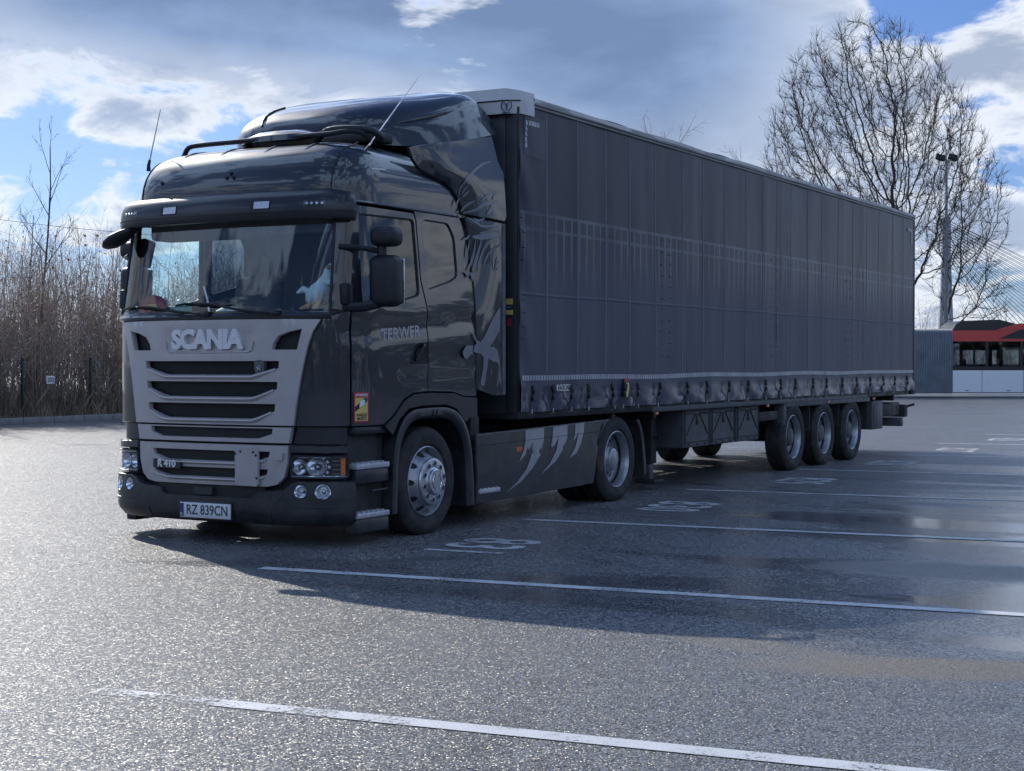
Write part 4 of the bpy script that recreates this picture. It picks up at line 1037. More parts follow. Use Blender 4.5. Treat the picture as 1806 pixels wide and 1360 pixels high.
# roof bar, hatch
rb = [Vector((-.80, .62, 3.235)), Vector((-.74, .62, 3.315)), Vector((-.6, .63, 3.330))]+[Vector((-.6+i*.15, .63, 3.332)) for i in range(1, 10)]+[Vector((.86, .66, 3.345)), Vector((.97, .72, 3.345)), Vector((1.02, .82, 3.30))]
B().tube(catmull(rb, 3), .022, 8).out('roof_bar', plastic, truck)
B().tube(catmull([Vector((.55, .72, 3.30)), Vector((.68, .70, 3.37)), Vector((.9, .72, 3.375)), Vector((1.04, .8, 3.36)), Vector((1.07, .92, 3.31))], 4), .030, 8).out('roof_bar_loop', plastic, truck)
B().lathe([(0, .42), (.03, .40), (.055, .25), (.06, 0)], 28, lambda a, p, q: Vector((.18+p, .74+q*.35, 3.31+a*1.6))).out('roof_hatch', paint, truck)
B().span((.42, 1.0, 3.30), (.98, 1.22, 3.385), .02).out('deflector_slot', blackm, truck)

# ------------------------------------------------------------------ roof air deflector
DST = [(1.00, .34, 3.36, 3.40), (1.02, .46, 3.35, 3.48), (1.07, .56, 3.34, 3.56), (1.16, .66, 3.335, 3.63), (1.30, .775, 3.325, 3.695), (1.50, .90, 3.325, 3.76), (1.75, 1.02, 3.355, 3.825), (2.05, 1.10, 3.42, 3.878), (2.35, 1.135, 3.485, 3.928), (2.62, 1.145, 3.545, 3.962), (2.74, 1.135, 3.575, 3.965)]
def dsec(y, w, b, t, n=40):
    o = []; e = 2/interp([(1.2, 3.2), (1.8, 3.8), (2.4, 5.2)], y)
    for i in range(n+1):
        a = math.pi*i/n; c, s_ = math.cos(a), math.sin(a)
        x = w*math.copysign(abs(c)**e, c); zz = b+(t-b)*abs(s_)**e*(1-.035*c*c); k = max(0, (y-2.2)/.54)
        pinch = 1-.10*min(1, (zz-b)/.25)*min(1, max(0, (y-1.2)/.6)); o.append(Vector((x*pinch, y-.20*k*(zz-b)/.37, zz)))
    return o
dr = [dsec(*q) for q in DST]
def dpt(y, deg):
    i = 0
    while i < len(DST)-2 and DST[i+1][0] < y: i += 1
    t = (y-DST[i][0])/(DST[i+1][0]-DST[i][0]); k = deg/180*40; j = min(int(k), 39)
    return dr[i][j].lerp(dr[i][j+1], k-j).lerp(dr[i+1][j].lerp(dr[i+1][j+1], k-j), t)
defl = B().loft(dr, False).out('air_deflector', paint, truck, 60)
B().loft([[q for q in dr[0]], [Vector((q.x*.9, q.y+.05, 3.34)) for q in dr[0]]], False).out('deflector_lip', blackm, defl)
B().loft([dr[-1], [Vector((q.x*.955, q.y+.0, 3.575+(q.z-3.575)*.90)) for q in dr[-1]], [Vector((q.x*.88, q.y-.4, 3.50+(q.z-3.575)*.72)) for q in dr[-1]]], False).out('deflector_return', blackm, defl)
for sg in (1, -1):
    B().lathe([(-.5, .0), (-.46, .25), (-.3, .7), (0, 1), (.3, .7), (.46, .25), (.5, 0)], 14, lambda a, p, q: dpt(1.85+a*.75, 18)+Vector((sg*0, 0, 0))+Vector((p*.028, 0, q*.034+a*.02)) if sg > 0 else (lambda v: Vector((-v.x, v.y, v.z)))(dpt(1.85+a*.75, 18))+Vector((p*.028, 0, q*.034+a*.02))).out('deflector_crease', paint, defl, 60)
    B().loft([[Vector((sg*(1.06+.0*j), y, interp([(a, c) for a, b_, c, d in DST], y)+.004-j*.045)) for y in (1.7, 1.9, 2.2, 2.5, 2.68)] for j in (0, 1)], False).out('deflector_gap', blackm, defl)
B().tube([dpt(1.05+i*.05, 112-i*1.2)+Vector((0, 0, .004)) for i in range(9)], .012, 6).out('deflector_strake', plastic, defl)
# base that fills between roof and deflector
B().loft([[Vector((sg*w, y, z)) for sg in (-1, 1)] for y, w, z in ((1.02, .35, 3.35), (1.3, .72, 3.34), (1.75, .98, 3.36), (2.6, 1.06, 3.5))], False).out('deflector_base', blackm, defl)
B().span((-1.05, 2.02, 3.0), (1.05, 2.12, 3.5), .02).out('deflector_stay', blackm, defl)

# ------------------------------------------------------------------ side collars with the eagle graphic
KB = [(1.2, 2.19), (1.65, 2.18), (2.0, 2.172), (2.4, 2.125), (2.6, 2.085), (2.765, 2.035), (2.885, 1.95), (2.965, 1.86), (3.022, 1.74), (3.062, 1.52), (3.098, 1.335), (3.262, 1.2)]
def sK(y, z, o):
    cx = 1.215-interp(SIDE_IN, z) if z < 2.75 else 1.215-interp([(r[0], r[2]) for r in RR[:7]], z)      # starts flush with the cab, ends in line with the trailer
    yb = interp(KB, z); k = max(0, min(1, (y-yb)/.55)); k = k*(2-k)
    rear = 1.236-.045*max(0, z-2.7)-.05*max(0, z-2.7)**2; cx = max(cx, rear-.055)
    return Vector((cx+.006+(max(rear, cx)-cx)*k+o, y, z))
up_o = [(1.20, 3.262), (1.245, 3.17), (1.335, 3.098), (1.52, 3.062), (1.74, 3.022), (1.86, 2.965), (1.95, 2.885), (2.035, 2.765), (2.655, 2.752), (2.690, 2.80), (2.690, 3.20), (2.64, 3.25), (2.60, 3.30), (2.535, 3.52), (1.9, 3.40), (1.4, 3.31)]
lo_k = [(2.043, 2.742), (2.085, 2.60), (2.125, 2.40), (2.155, 2.20), (2.172, 2.0), (2.182, 1.65), (2.190, 1.22), (2.45, 1.16), (2.66, 1.16), (2.655, 2.73)]
def px1(L): return SP([(800+a/6.18, 260+b/6.18) for a, b in L], 1.238)
def px2(L): return SP([(800+a/6.18, 480+b/6.18) for a, b in L], 1.238)
def ribbon(pts, w, taper=True):
    c = catmull([(a, b, 0) for a, b in pts], 5); L, Rr = [], []
    for i, p in enumerate(c):
        d = (c[min(i+1, len(c)-1)]-c[max(i-1, 0)]).normalized(); nrm = Vector((-d.y, d.x, 0)); ww = w*(.25+.75*math.sin(math.pi*(i+.5)/len(c))) if taper else w
        L.append(p+nrm*ww*.5); Rr.append(p-nrm*ww*.5)
    return L, Rr
for side, sg in ((sK, 1), (mir(sK), -1)):
    cu = panel('upper_side_collar', side, up_o, paint, truck, (), .004, .03, .007, .06)
    cl = panel('lower_side_collar', side, lo_k, paint, truck, (), .004, .03, .007, .06)
    panel('collar_edge', side, [(2.602, 1.17), (2.655, 1.17), (2.652, 2.72), (2.600, 2.72)], greyst, cl, (), .010, .01, .003, .1)
    B().tube([side(2.66, z, -.01) for z in (1.18, 2.0, 2.72)], .016, 6).out('collar_rubber', rubber, cl)
    if sg == 1:
        B().lathe([(0, .016), (.008, .013), (.01, 0)], 10, lambda a, p, q: sK(1.50+p, 3.14+q, .004+a)).out('collar_screw', blackm, cu)
    strokes1 = [([(440, 150), (350, 180), (250, 250), (160, 340), (115, 440), (110, 530)], .030), ([(190, 400), (150, 460), (135, 520)], .018), ([(198, 470), (165, 510), (140, 545)], .022), ([(125, 540), (95, 600), (90, 640)], .02),
                ([(470, 480), (380, 520), (300, 590)], .026), ([(470, 480), (440, 540), (425, 570)], .022), ([(485, 580), (420, 610), (340, 620), (260, 680), (150, 715)], .034), ([(345, 600), (300, 650), (230, 700)], .03), ([(250, 580), (180, 630), (130, 700)], .026), ([(420, 610), (405, 680), (365, 725)], .045)]
    strokes2 = [([(190, 760), (260, 810), (330, 860), (480, 850)], .026), ([(240, 770), (290, 795), (345, 775)], .02), ([(320, 790), (318, 815), (328, 840)], .012), ([(480, 855), (430, 875), (390, 890)], .02), ([(490, 920), (400, 915), (300, 930)], .022), ([(300, 930), (400, 955), (485, 955)], .022), ([(165, 1000), (195, 985), (220, 950)], .018),
                ([(240, 975), (330, 975), (430, 972)], .05), ([(225, 1005), (205, 1100), (185, 1210)], .022), ([(270, 1000), (255, 1150), (230, 1260), (190, 1340)], .03), ([(320, 1000), (290, 1160), (265, 1260), (240, 1350)], .04), ([(375, 1000), (330, 1150), (300, 1260), (285, 1350)], .034), ([(430, 985), (380, 1040), (340, 1130)], .026),
                ([(495, 1060), (400, 1140), (360, 1220), (330, 1320)], .028), ([(490, 1070), (440, 1130), (425, 1220), (430, 1340)], .02), ([(470, 1190), (455, 1270), (470, 1340)], .018), ([(480, 1240), (450, 1300), (440, 1350)], .014)]
    for (L, w), par in [(q, cu) for q in strokes1]+[(q, cl) for q in strokes2]:
        a, b_ = ribbon(px1(L), w)
        B().loft([[side(p.x, p.y, .0075) for p in a], [side(p.x, p.y, .0085) for p in b_]], False).out('eagle_stroke', decal, par, 0)
    for L in ([(150, 0), (190, 60), (215, 20), (240, 100), (260, 40), (262, 0)], [(150, 75), (205, 40), (235, 0), (225, 0), (190, 35)]):
        panel('eagle_feather', side, px2(L), decal, cl, (), .0075, 0, 0, .05)
    body = [(498, 380), (440, 470), (400, 555), (378, 615), (340, 700), (300, 762), (262, 742), (232, 660), (212, 640), (235, 720), (262, 775), (240, 800), (225, 870), (300, 890), (330, 930), (325, 1050), (300, 1200), (312, 1240), (340, 1235), (358, 1100), (380, 940), (425, 975), (470, 985), (488, 1050), (490, 960), (470, 850), (440, 820), (390, 815), (430, 750), (492, 640), (498, 550)]
    panel('eagle_leg', side, px2(body), decal, cl, (), .0075, 0, 0, .06)
    panel('eagle_talon', side, px2([(222, 800), (150, 800), (125, 830), (105, 870), (115, 920), (150, 950), (190, 900), (218, 895), (212, 860)]), decal, rp if sg == 1 else cl, (), .012, 0, 0, .06)
B().span((-1.15, 2.14, 1.0), (1.15, 2.19, 2.75), .03).out('cab_rear_wall', chassis, truck)

# ------------------------------------------------------------------ lettering and stickers on the door side
text_mesh('door_lettering', 'TERWER', .132, M('claw_silver', (0.27, 0.28, 0.31), .4, .2, .5, .3, .2, var=.1, vs=7), truck, lambda u, v, d: sL(.975+u, 1.700+.075*u+v, .003), bold=.002, sx=1.15, shear=.2, fine=.02)
stk = SP([(626, 692), (649, 692), (645, 745), (622, 745)], 1.217)
y0, y1 = .335, .500; z0, z1 = .985, 1.225
sk = panel('warning_sticker', sL, [(y0, z0), (y1, z0), (y1, z1), (y0, z1)], redm, truck, (), .006, .003, 0, .06)
panel('sticker_field', sL, [(y0+.012, z0+.012), (y1-.012, z0+.012), (y1-.012, z1-.045), (y0+.012, z1-.045)], yellowm, sk, (), .0075, 0, 0, .06)
panel('sticker_road', sL, [(y0+.012, z0+.085), (y1-.02, z1-.075), (y1-.012, z1-.05), (y1-.05, z1-.047), (y0+.012, z0+.125)], M('ink_black', (0.02, .02, .02), .5), sk, (), .0085, 0, 0, .06)
panel('sticker_truck', sL, [(y0+.055, z0+.115), (y0+.115, z0+.145), (y0+.118, z0+.18), (y0+.06, z0+.17)], white, sk, (), .0095, 0, 0, .06)
for i, (tx, zz, sz_, mt) in enumerate((('ATTENTION', z1-.024, .026, white), ('ANGLES', z0+.057, .034, MATS['ink_black']), ('MORTS', z0+.028, .034, MATS['ink_black']))):
    text_mesh('sticker_text', tx, sz_, mt, sk, lambda u, v, d, zz=zz: sL((y0+y1)/2+u, zz+v, .0092), bold=.001, sx=.95)

# ------------------------------------------------------------------ mirrors
def mirror_set(sg):
    sh = 0 if sg > 0 else .17
    mx = lambda x, y, z: Vector((x*sg, y+(sh if x > 1.3 else 0), z))
    cx = 1.395
    big = B().box(mx(cx, .49, 2.105), (.25, .19, .41), .065, None, 4).out('mirror', plastic, truck, 50)
    B().box(mx(cx, .592, 2.105), (.21, .012, .36), .004).out('mirror_glass', chrome, big)
    B().box(mx(cx+.005, .49, 2.455), (.235, .20, .155), .06, None, 4).out('wide_mirror', plastic, big, 50)
    B().tube([mx(cx-.04, .49, 2.30), mx(cx-.04, .49, 2.40)], .04, 8).out('mirror_neck', plastic, big)
    B().tube([mx(1.10, .27, 2.375), mx(1.22, .36, 2.37), mx(cx-.06, .47, 2.345)], .022, 8).out('upper_arm', plastic, big)
    B().tube([mx(1.13, .28, 1.895), mx(1.24, .36, 1.90), mx(cx-.05, .47, 1.93)], .042, 8).out('lower_arm', plastic, big)
    B().box(mx(1.155, .285, 2.0), (.07, .10, .17), .02).out('arm_bracket', plastic, big)
mirror_set(1); mirror_set(-1)
# close-range mirror on a stalk at the far corner of the visor
p0, p1 = at(236, 402, 1, .18), at(184, 438, 1, .10)
axis = (p1-p0); ln = axis.length; ax = axis.normalized(); ay = Vector((0, 1, 0)); az = ax.cross(ay).normalized()
kb_ = B().lathe([(0, .02), (.10, .40), (.3, .8), (.55, 1.0), (.78, .85), (.94, .45), (1, .05)], 20, lambda a, p, q: p0+ax*(a*ln)+ay*(p*.11)+az*(q*.055)).out('kerb_mirror', plastic, truck, 50)
B().tube([Vector((-1.13, .30, 2.62)), p0+Vector((.02, .02, -.0)), p0+ax*.06], .018, 6).out('mirror_stalk', plastic, kb_)
# inside front mirror with its stem seen behind the glass at the far side
pc = at(258, 447, 1, .38); ps = at(246, 402, 1, .38)
pod = B().box(pc, (.15, .05, .24), .04, Matrix.Rotation(R(16), 3, 'Y').to_quaternion(), 3).out('front_mirror', blackm, truck)
B().tube([ps, ps.lerp(pc, .45)+Vector((-.03, 0, 0)), pc+Vector((.0, 0, .10))], .014, 6).out('mirror_stem', blackm, pod)
# antennas
def antenna(p, q, nm='antenna'):
    a = B().tube([p, p.lerp(q, .3), q], 0, 5, True, [.009, .006, .004]).out(nm, alu, truck)
    B().tube([p-Vector((0, 0, .05)), p, p.lerp(q, .10)], 0, 7, True, [.02, .016, .012]).out('antenna_base', blackm, a)
antenna(at(262, 292, 1, .62), at(283, 193, 1, .66)); antenna(at(640, 272, 0, 1.03), at(738, 136, 0, 1.02))

# ------------------------------------------------------------------ steps beside the bumper, fenders
for sg in (1, -1):
    mx = lambda x, y, z: Vector((x*sg, y, z))
    sbx = B().span(mx(.95, .335, .22), mx(1.13, .83, .92), .02).out('step_well', chassis, truck)
    for z, ya in ((.655, .34), (.262, .34)):
        B().span(mx(1.0, ya, z-.045), mx(1.222, .80, z), .008).out('step_plate', stepm, sbx)
        for j in range(6): B().span(mx(1.02, ya+.04+j*.07, z-.004), mx(1.20, ya+.06+j*.07, z+.009), .003).out('step_tread', stepm, sbx)
        B().span(mx(1.10, ya, z-.16), mx(1.212, .80, z-.048), .012).out('step_riser', bumperm, sbx)
    B().tube([mx(1.205, .56, .43), mx(1.205, .78, .435)], .010, 6).out('step_trim', plastic, sbx)
    B().tube([mx(1.08, .60, .72), mx(1.10, .66, .84), mx(1.12, .76, .91)], .02, 8).out('hose', rubber, sbx)
    B().span(mx(1.08, .34, .885), mx(1.20, .80, .95), .02).out('step_top', plastic, sbx)
    fo = [(.825, .22), (.835, .50), (.855, .70), (.905, .86), (1.01, 1.00), (1.13, 1.055), (1.27, 1.072), (1.58, 1.075), (1.74, 1.06), (1.88, 1.01), (2.0, .90), (2.08, .72), (2.12, .48), (2.14, .195)]
    fi = [(.915, .22), (.925, .50), (.94, .66), (.985, .80), (1.06, .90), (1.16, .962), (1.28, .985), (1.57, .988), (1.71, .972), (1.83, .92), (1.925, .82), (1.99, .68), (2.02, .48), (2.03, .195)]
    fo3 = catmull([(a, b, 0) for a, b in fo], 3); fi3 = catmull([(a, b, 0) for a, b in fi], 3)
    rows = [[mx(xo, p.x, p.y) for p in (fo3 if k == 0 else fi3)] for xo, k in ((.85, 0), (1.19, 0), (1.228, 0))]
    mid = [mx(1.236, (a.x*.8+b_.x*.2), (a.y*.8+b_.y*.2)) for a, b_ in zip(fo3, fi3)]; mid2 = [mx(1.232, (a.x*.25+b_.x*.75), (a.y*.25+b_.y*.75)) for a, b_ in zip(fo3, fi3)]
    rows += [mid, mid2, [mx(1.21, p.x, p.y) for p in fi3], [mx(.87, p.x, p.y) for p in fi3]]
    fd = B().loft(rows, False).out('front_fender', bumperm, truck, 40)
    for y in (1.44, 1.50): B().tube([mx(1.20, y, 1.078), mx(1.238, y, 1.06), mx(1.236, y, .985)], .004, 4).out('fender_joint', blackm, fd)

# ------------------------------------------------------------------ wheels
def tyre_prof(w, r, ri):
    h = [(-.035, ri), (-.012, ri+.02), (.0, ri+(r-ri)*.45), (-.004, ri+(r-ri)*.62), (-.018, r-.028), (-.036, r-.008), (-.05, r)]
    tr = []; n = 5; a = -.05; step = (w-.10)/n
    for i in range(n):
        tr += [(a-step*(i+0.0)-(.007 if i else 0), r), (a-step*(i+1)+.007, r)]
        if i < n-1: tr += [(a-step*(i+1)+.006, r-.013), (a-step*(i+1)-.006, r-.013)]
    return h+tr+[(-w-q[0], q[1]) for q in reversed(h)]
def wheel(par, x, y, sg, kind, r=WR):
    zc = r-.012
    fn = lambda a, p, q: Vector((sg*(x+a), y+p, zc+q))
    if kind == 'steer': prof = [(-.036, .302), (-.022, .299), (-.018, .292), (-.028, .284), (-.06, .270), (-.075, .262), (-.068, .252), (-.02, .224), (.012, .206), (.020, .198), (.020, .192)]; w = .30; hubz = .020
    else: prof = [(-.036, .302), (-.022, .299), (-.018, .292), (-.03, .283), (-.06, .272), (-.115, .268), (-.13, .262), (-.155, .255), (-.168, .235), (-.168, .16), (-.16, .13)]; w = .29; hubz = -.168
    wh = B().lathe(prof, 48, fn).out('wheel', steelw, par, 40)
    ty = B().lathe(tyre_prof(w, r, .300), 64, fn, True)
    # flatten the contact patch
    for v in ty.v:
        if v.z < .004: v.z = .004
    ty.out('tyre', rubber, wh, 35)
    B().lathe([(-.10, .262), (-.28, .262), (-.29, .30)], 32, fn).out('inner_barrel', chassis, wh)
    if kind == 'steer':
        B().lathe([(.018, .200), (.030, .203), (.042, .197), (.046, .185), (.046, .118), (.052, .110), (.074, .108), (.080, .100), (.082, .0)], 40, fn).out('hub', alu, wh, 35)
        B().lathe([(.0825, .072), (.086, .07), (.0865, .066), (.083, .064)], 30, fn).out('hub_ring', chrome, wh)
        for i in range(10):
            t = 2*math.pi*(i+.35)/10; cy, cz = math.cos(t)*.153, math.sin(t)*.153
            B().lathe([(.047, .026), (.053, .026), (.054, .021), (.030, .019), (.030, 0)], 12, lambda a, p, q, cy=cy, cz=cz: fn(a, cy+p, cz+q)).out('nut_well', alu, wh)
            B().lathe([(.046, .0185), (.049, .0185), (.052, .010), (.0535, 0)], 6, lambda a, p, q, cy=cy, cz=cz: fn(a, cy+p, cz+q)).out('wheel_nut', blackm, wh)
            t2 = 2*math.pi*i/10; hr = .243; cy, cz = math.cos(t2)*hr, math.sin(t2)*hr
            B().lathe([(.010, .0), (.010, .024)], 14, lambda a, p, q, cy=cy, cz=cz, t2=t2: fn(-.050+(-(p*math.cos(t2)+q*math.sin(t2)))*1.45+a, cy+p, cz+q)).out('hand_hole', blackm, wh, 0)
    else:
        B().lathe([(-.16, .14), (-.10, .135), (-.085, .118), (-.06, .112), (-.052, .10), (-.05, 0)], 30, fn).out('hub', greyst if kind == 'trailer' else steelw, wh, 35)
        for i in range(10):
            t = 2*math.pi*i/10; cy, cz = math.cos(t)*.168, math.sin(t)*.168
            B().lathe([(-.168, .018), (-.135, .016), (-.130, 0)], 6, lambda a, p, q, cy=cy, cz=cz: fn(a, cy+p, cz+q)).out('wheel_nut', steelw, wh)
            t2 = t+math.pi/10; cy, cz = math.cos(t2)*.212, math.sin(t2)*.212
            B().lathe([(-.1665, .026), (-.1665, .0)], 12, lambda a, p, q, cy=cy, cz=cz: fn(a, cy+p, cz+q)).out('hand_hole', blackm, wh, 0)
    return wh
for sg in (1, -1):
    wheel(truck, 1.205, AX1, sg, 'steer')
    wheel(truck, 1.235, AX2, sg, 'drive', .455)
    fn = lambda a, p, q, sg=sg: Vector((sg*(.915+a), AX2+p, .443+q))
    iw = B().lathe(tyre_prof(.29, .455, .300), 48, fn, True)
    for v in iw.v: v.z = max(v.z, .004)
    iw.out('inner_tyre', rubber, truck, 35)

# ------------------------------------------------------------------ side skirt with claw marks
sk_o = [(2.16, .200), (3.6, .215), (4.50, .228), (4.545, .45), (4.60, .64), (4.72, .78), (4.86, .862), (3.4, .838), (2.16, .812)]
def qx(L): return SP([(820+a/4.533, 620+b/4.533) for a, b in L], 1.245)
def sS(y, z, o): return Vector((1.232 + .012*math.sin(min(1, max(0, (z-.2)/.62))*math.pi) - (.012 if abs(z-interp([(2.1, .60), (4.6, .64)], y)) < .010 else 0) + o, y, z))
for side, sg in ((sS, 1), (mir(sS), -1)):
    k_ = panel('side_skirt', side, sk_o, paint if False else bumperm, truck, (), 0, .03, .010, .07)
    B().tube([side(2.18+i*.24, interp([(2.1, .605), (4.6, .642)], 2.18+i*.24), -.002) for i in range(11)], .008, 5).out('skirt_moulding', plastic, k_)
    B().tube([side(2.18+i*.24, interp([(2.1, .715), (4.6, .752)], 2.18+i*.24), .001) for i in range(11)], .004, 5).out('skirt_joint', blackm, k_)
    B().tube([side(2.16+i*.27, interp([(2.16, .812), (4.86, .862)], 2.16+i*.27), -.006) for i in range(11)], .011, 5).out('skirt_top_edge', greyst, k_)
    stp = B().span((sg*1.10, 2.19, .285), (sg*1.252, 2.56, .325), .006).out('skirt_step', stepm, k_)
    for j in range(5): B().span((sg*1.13, 2.21+j*.07, .323), (sg*1.245, 2.25+j*.07, .333), .003).out('step_tread', stepm, stp)
    panel('side_marker', side, SP([(911, 789), (921, 788), (921, 799), (911, 800)], 1.245), amberl, k_, (), .006, .012, .002, .05)
    for L in ([(490, 630), (640, 610), (635, 700), (600, 830), (540, 930), (450, 1040), (330, 1132), (420, 1040), (490, 940), (530, 830), (545, 720), (520, 780), (430, 885), (470, 790), (487, 710)],
              [(712, 605), (828, 585), (820, 690), (780, 790), (720, 880), (600, 990), (680, 890), (730, 790), (755, 680), (720, 745), (680, 790), (702, 690)],
              [(888, 580), (962, 565), (955, 640), (925, 740), (890, 810), (830, 855), (880, 770), (905, 680), (913, 640), (890, 690), (868, 712), (884, 650)]):
        panel('claw_mark', side, qx(L), M('claw_silver', (0.27, 0.28, 0.31), .4, .2, .5, .3, .2, var=.1, vs=7), k_, (), .004, 0, 0, .05)
    # mudguard in front of and flap behind the drive wheel
    gd = B().loft([[Vector((sg*x, AX2+math.cos(t)*.53, .455+math.sin(t)*.53)) for t in [R(180+14)-R(8.4)*i for i in range(8)]] for x in (.62, 1.24, 1.243)], False).out('drive_mudguard', bumperm, truck)
    flap = [Vector((0, 5.56, .84)), Vector((0, 5.645, .72)), Vector((0, 5.70, .55)), Vector((0, 5.735, .36)), Vector((0, 5.745, .20))]; flap = catmull(flap, 3)
    fl = B().loft([[Vector((sg*x, p.y+dy, p.z)) for p in flap] for x, dy in ((.64, .012), (.64, 0), (1.23, 0), (1.23, .012))], False).out('mud_flap', rubber, truck)
    B().tube([p+Vector((sg*1.236, -.004, 0)) for p in flap[:-1]], .017, 7).out('flap_edge', greyst, fl)
    # tank behind the skirt
    B().box(Vector((sg*.86, 3.35, .52)), (.66, 2.2, .56), .12, None, 4).out('fuel_tank', chassis, truck)

# ------------------------------------------------------------------ chassis
for sg in (1, -1): B().span((sg*.36, .35, .60), (sg*.45, 6.25, .86), .008).out('frame_rail', chassis, truck)
for y, nm in ((AX1, 'front_axle'), (AX2, 'drive_axle')): B().tube([(-1.0, y, .42), (1.0, y, .42)], .085, 10).out(nm, chassis, truck)
B().lathe([(-.2, .12), (-.1, .24), (.1, .24), (.2, .12)], 18, lambda a, p, q: Vector((p, AX2+a, .44+q))).out('differential', chassis, truck)
for y in (.6, 2.3, 3.3, 4.2, 6.15): B().span((-.40, y-.05, .64), (.40, y+.05, .84), .01).out('cross_member', chassis, truck)
B().span((-.45, .45, .42), (.45, 1.9, .98), .05).out('engine', chassis, truck)
B().lathe([(0, .46), (.05, .46), (.05, .10), (0, .1)], 28, lambda a, p, q: Vector((p, 4.50+q, .90+a)), True).out('fifth_wheel', chassis, truck)
B().span((-1.15, 2.2, .72), (1.15, 2.36, .98), .02).out('rear_cab_support', chassis, truck)
for i in range(3):
    B().tube(catmull([Vector((.3-.15*i, 2.22, 1.55)), Vector((.35-.15*i, 2.45, 1.2)), Vector((.2-.1*i, 2.62, 1.35)), Vector((.2-.1*i, 2.84, 1.6))], 5), .018, 6).out('air_hose', (redm, yellowm, chassis)[i], truck)

# ------------------------------------------------------------------ cab interior
B().span((-1.14, .34, .98), (1.14, 2.13, 1.06), .01).out('cab_floor', blackm, truck)
dash = [(.22, 1.60), (.24, 1.80), (.30, 1.835), (.52, 1.84), (.66, 1.80), (.72, 1.62), (.70, 1.1), (.34, 1.1)]
ds = B().prism(dash, lambda y, z, d: Vector((d, y, z)), -1.05, 1.05).out('dashboard', cloth_in, truck, 30)
B().span((-1.06, 2.08, 1.06), (1.06, 2.13, 2.73), .01).out('bunk_wall', beige_in, truck)
B().span((-1.05, 1.50, 1.50), (1.05, 2.07, 1.78), .06).out('bunk', cloth_in, truck)
B().span((-1.06, .36, 2.705), (1.06, 2.1, 2.735), .01).out('headliner', beige_in, truck)
B().span((-.95, .36, 2.50), (.95, .62, 2.69), .03).out('overhead_shelf', cloth_in, truck)
for x in (-.62, .62):
    se = B().box(Vector((x, 1.12, 1.52)), (.50, .52, .16), .06, None, 3).out('seat', cloth_in, truck)
    B().box(Vector((x, 1.40, 1.90)), (.50, .14, .68), .06, Matrix.Rotation(R(-8), 3, 'X').to_quaternion(), 3).out('seat_back', cloth_in, se)
    B().box(Vector((x, 1.46, 2.32)), (.28, .10, .20), .04, None, 3).out('headrest', cloth_in, se)
sw = B().tube([Vector((.60+math.cos(t)*.21, .74+math.sin(t)*.12, 1.80+math.sin(t)*.17)) for t in [2*math.pi*i/28 for i in range(29)]], .017, 7).out('steering_wheel', blackm, truck)
B().tube([Vector((.60, .66, 1.55)), Vector((.60, .74, 1.80))], .04, 8).out('steering_column', blackm, sw)
for x, m_ in ((.93, beige_in),):       # folded curtains beside the windows
    rows = [[Vector((x+.04*math.sin(i*1.9)+(.0), .42+i*.028, z)) for i in range(12)] for z in (1.95, 2.68)]
    B().loft(rows, False).out('curtain', m_, truck, 60)
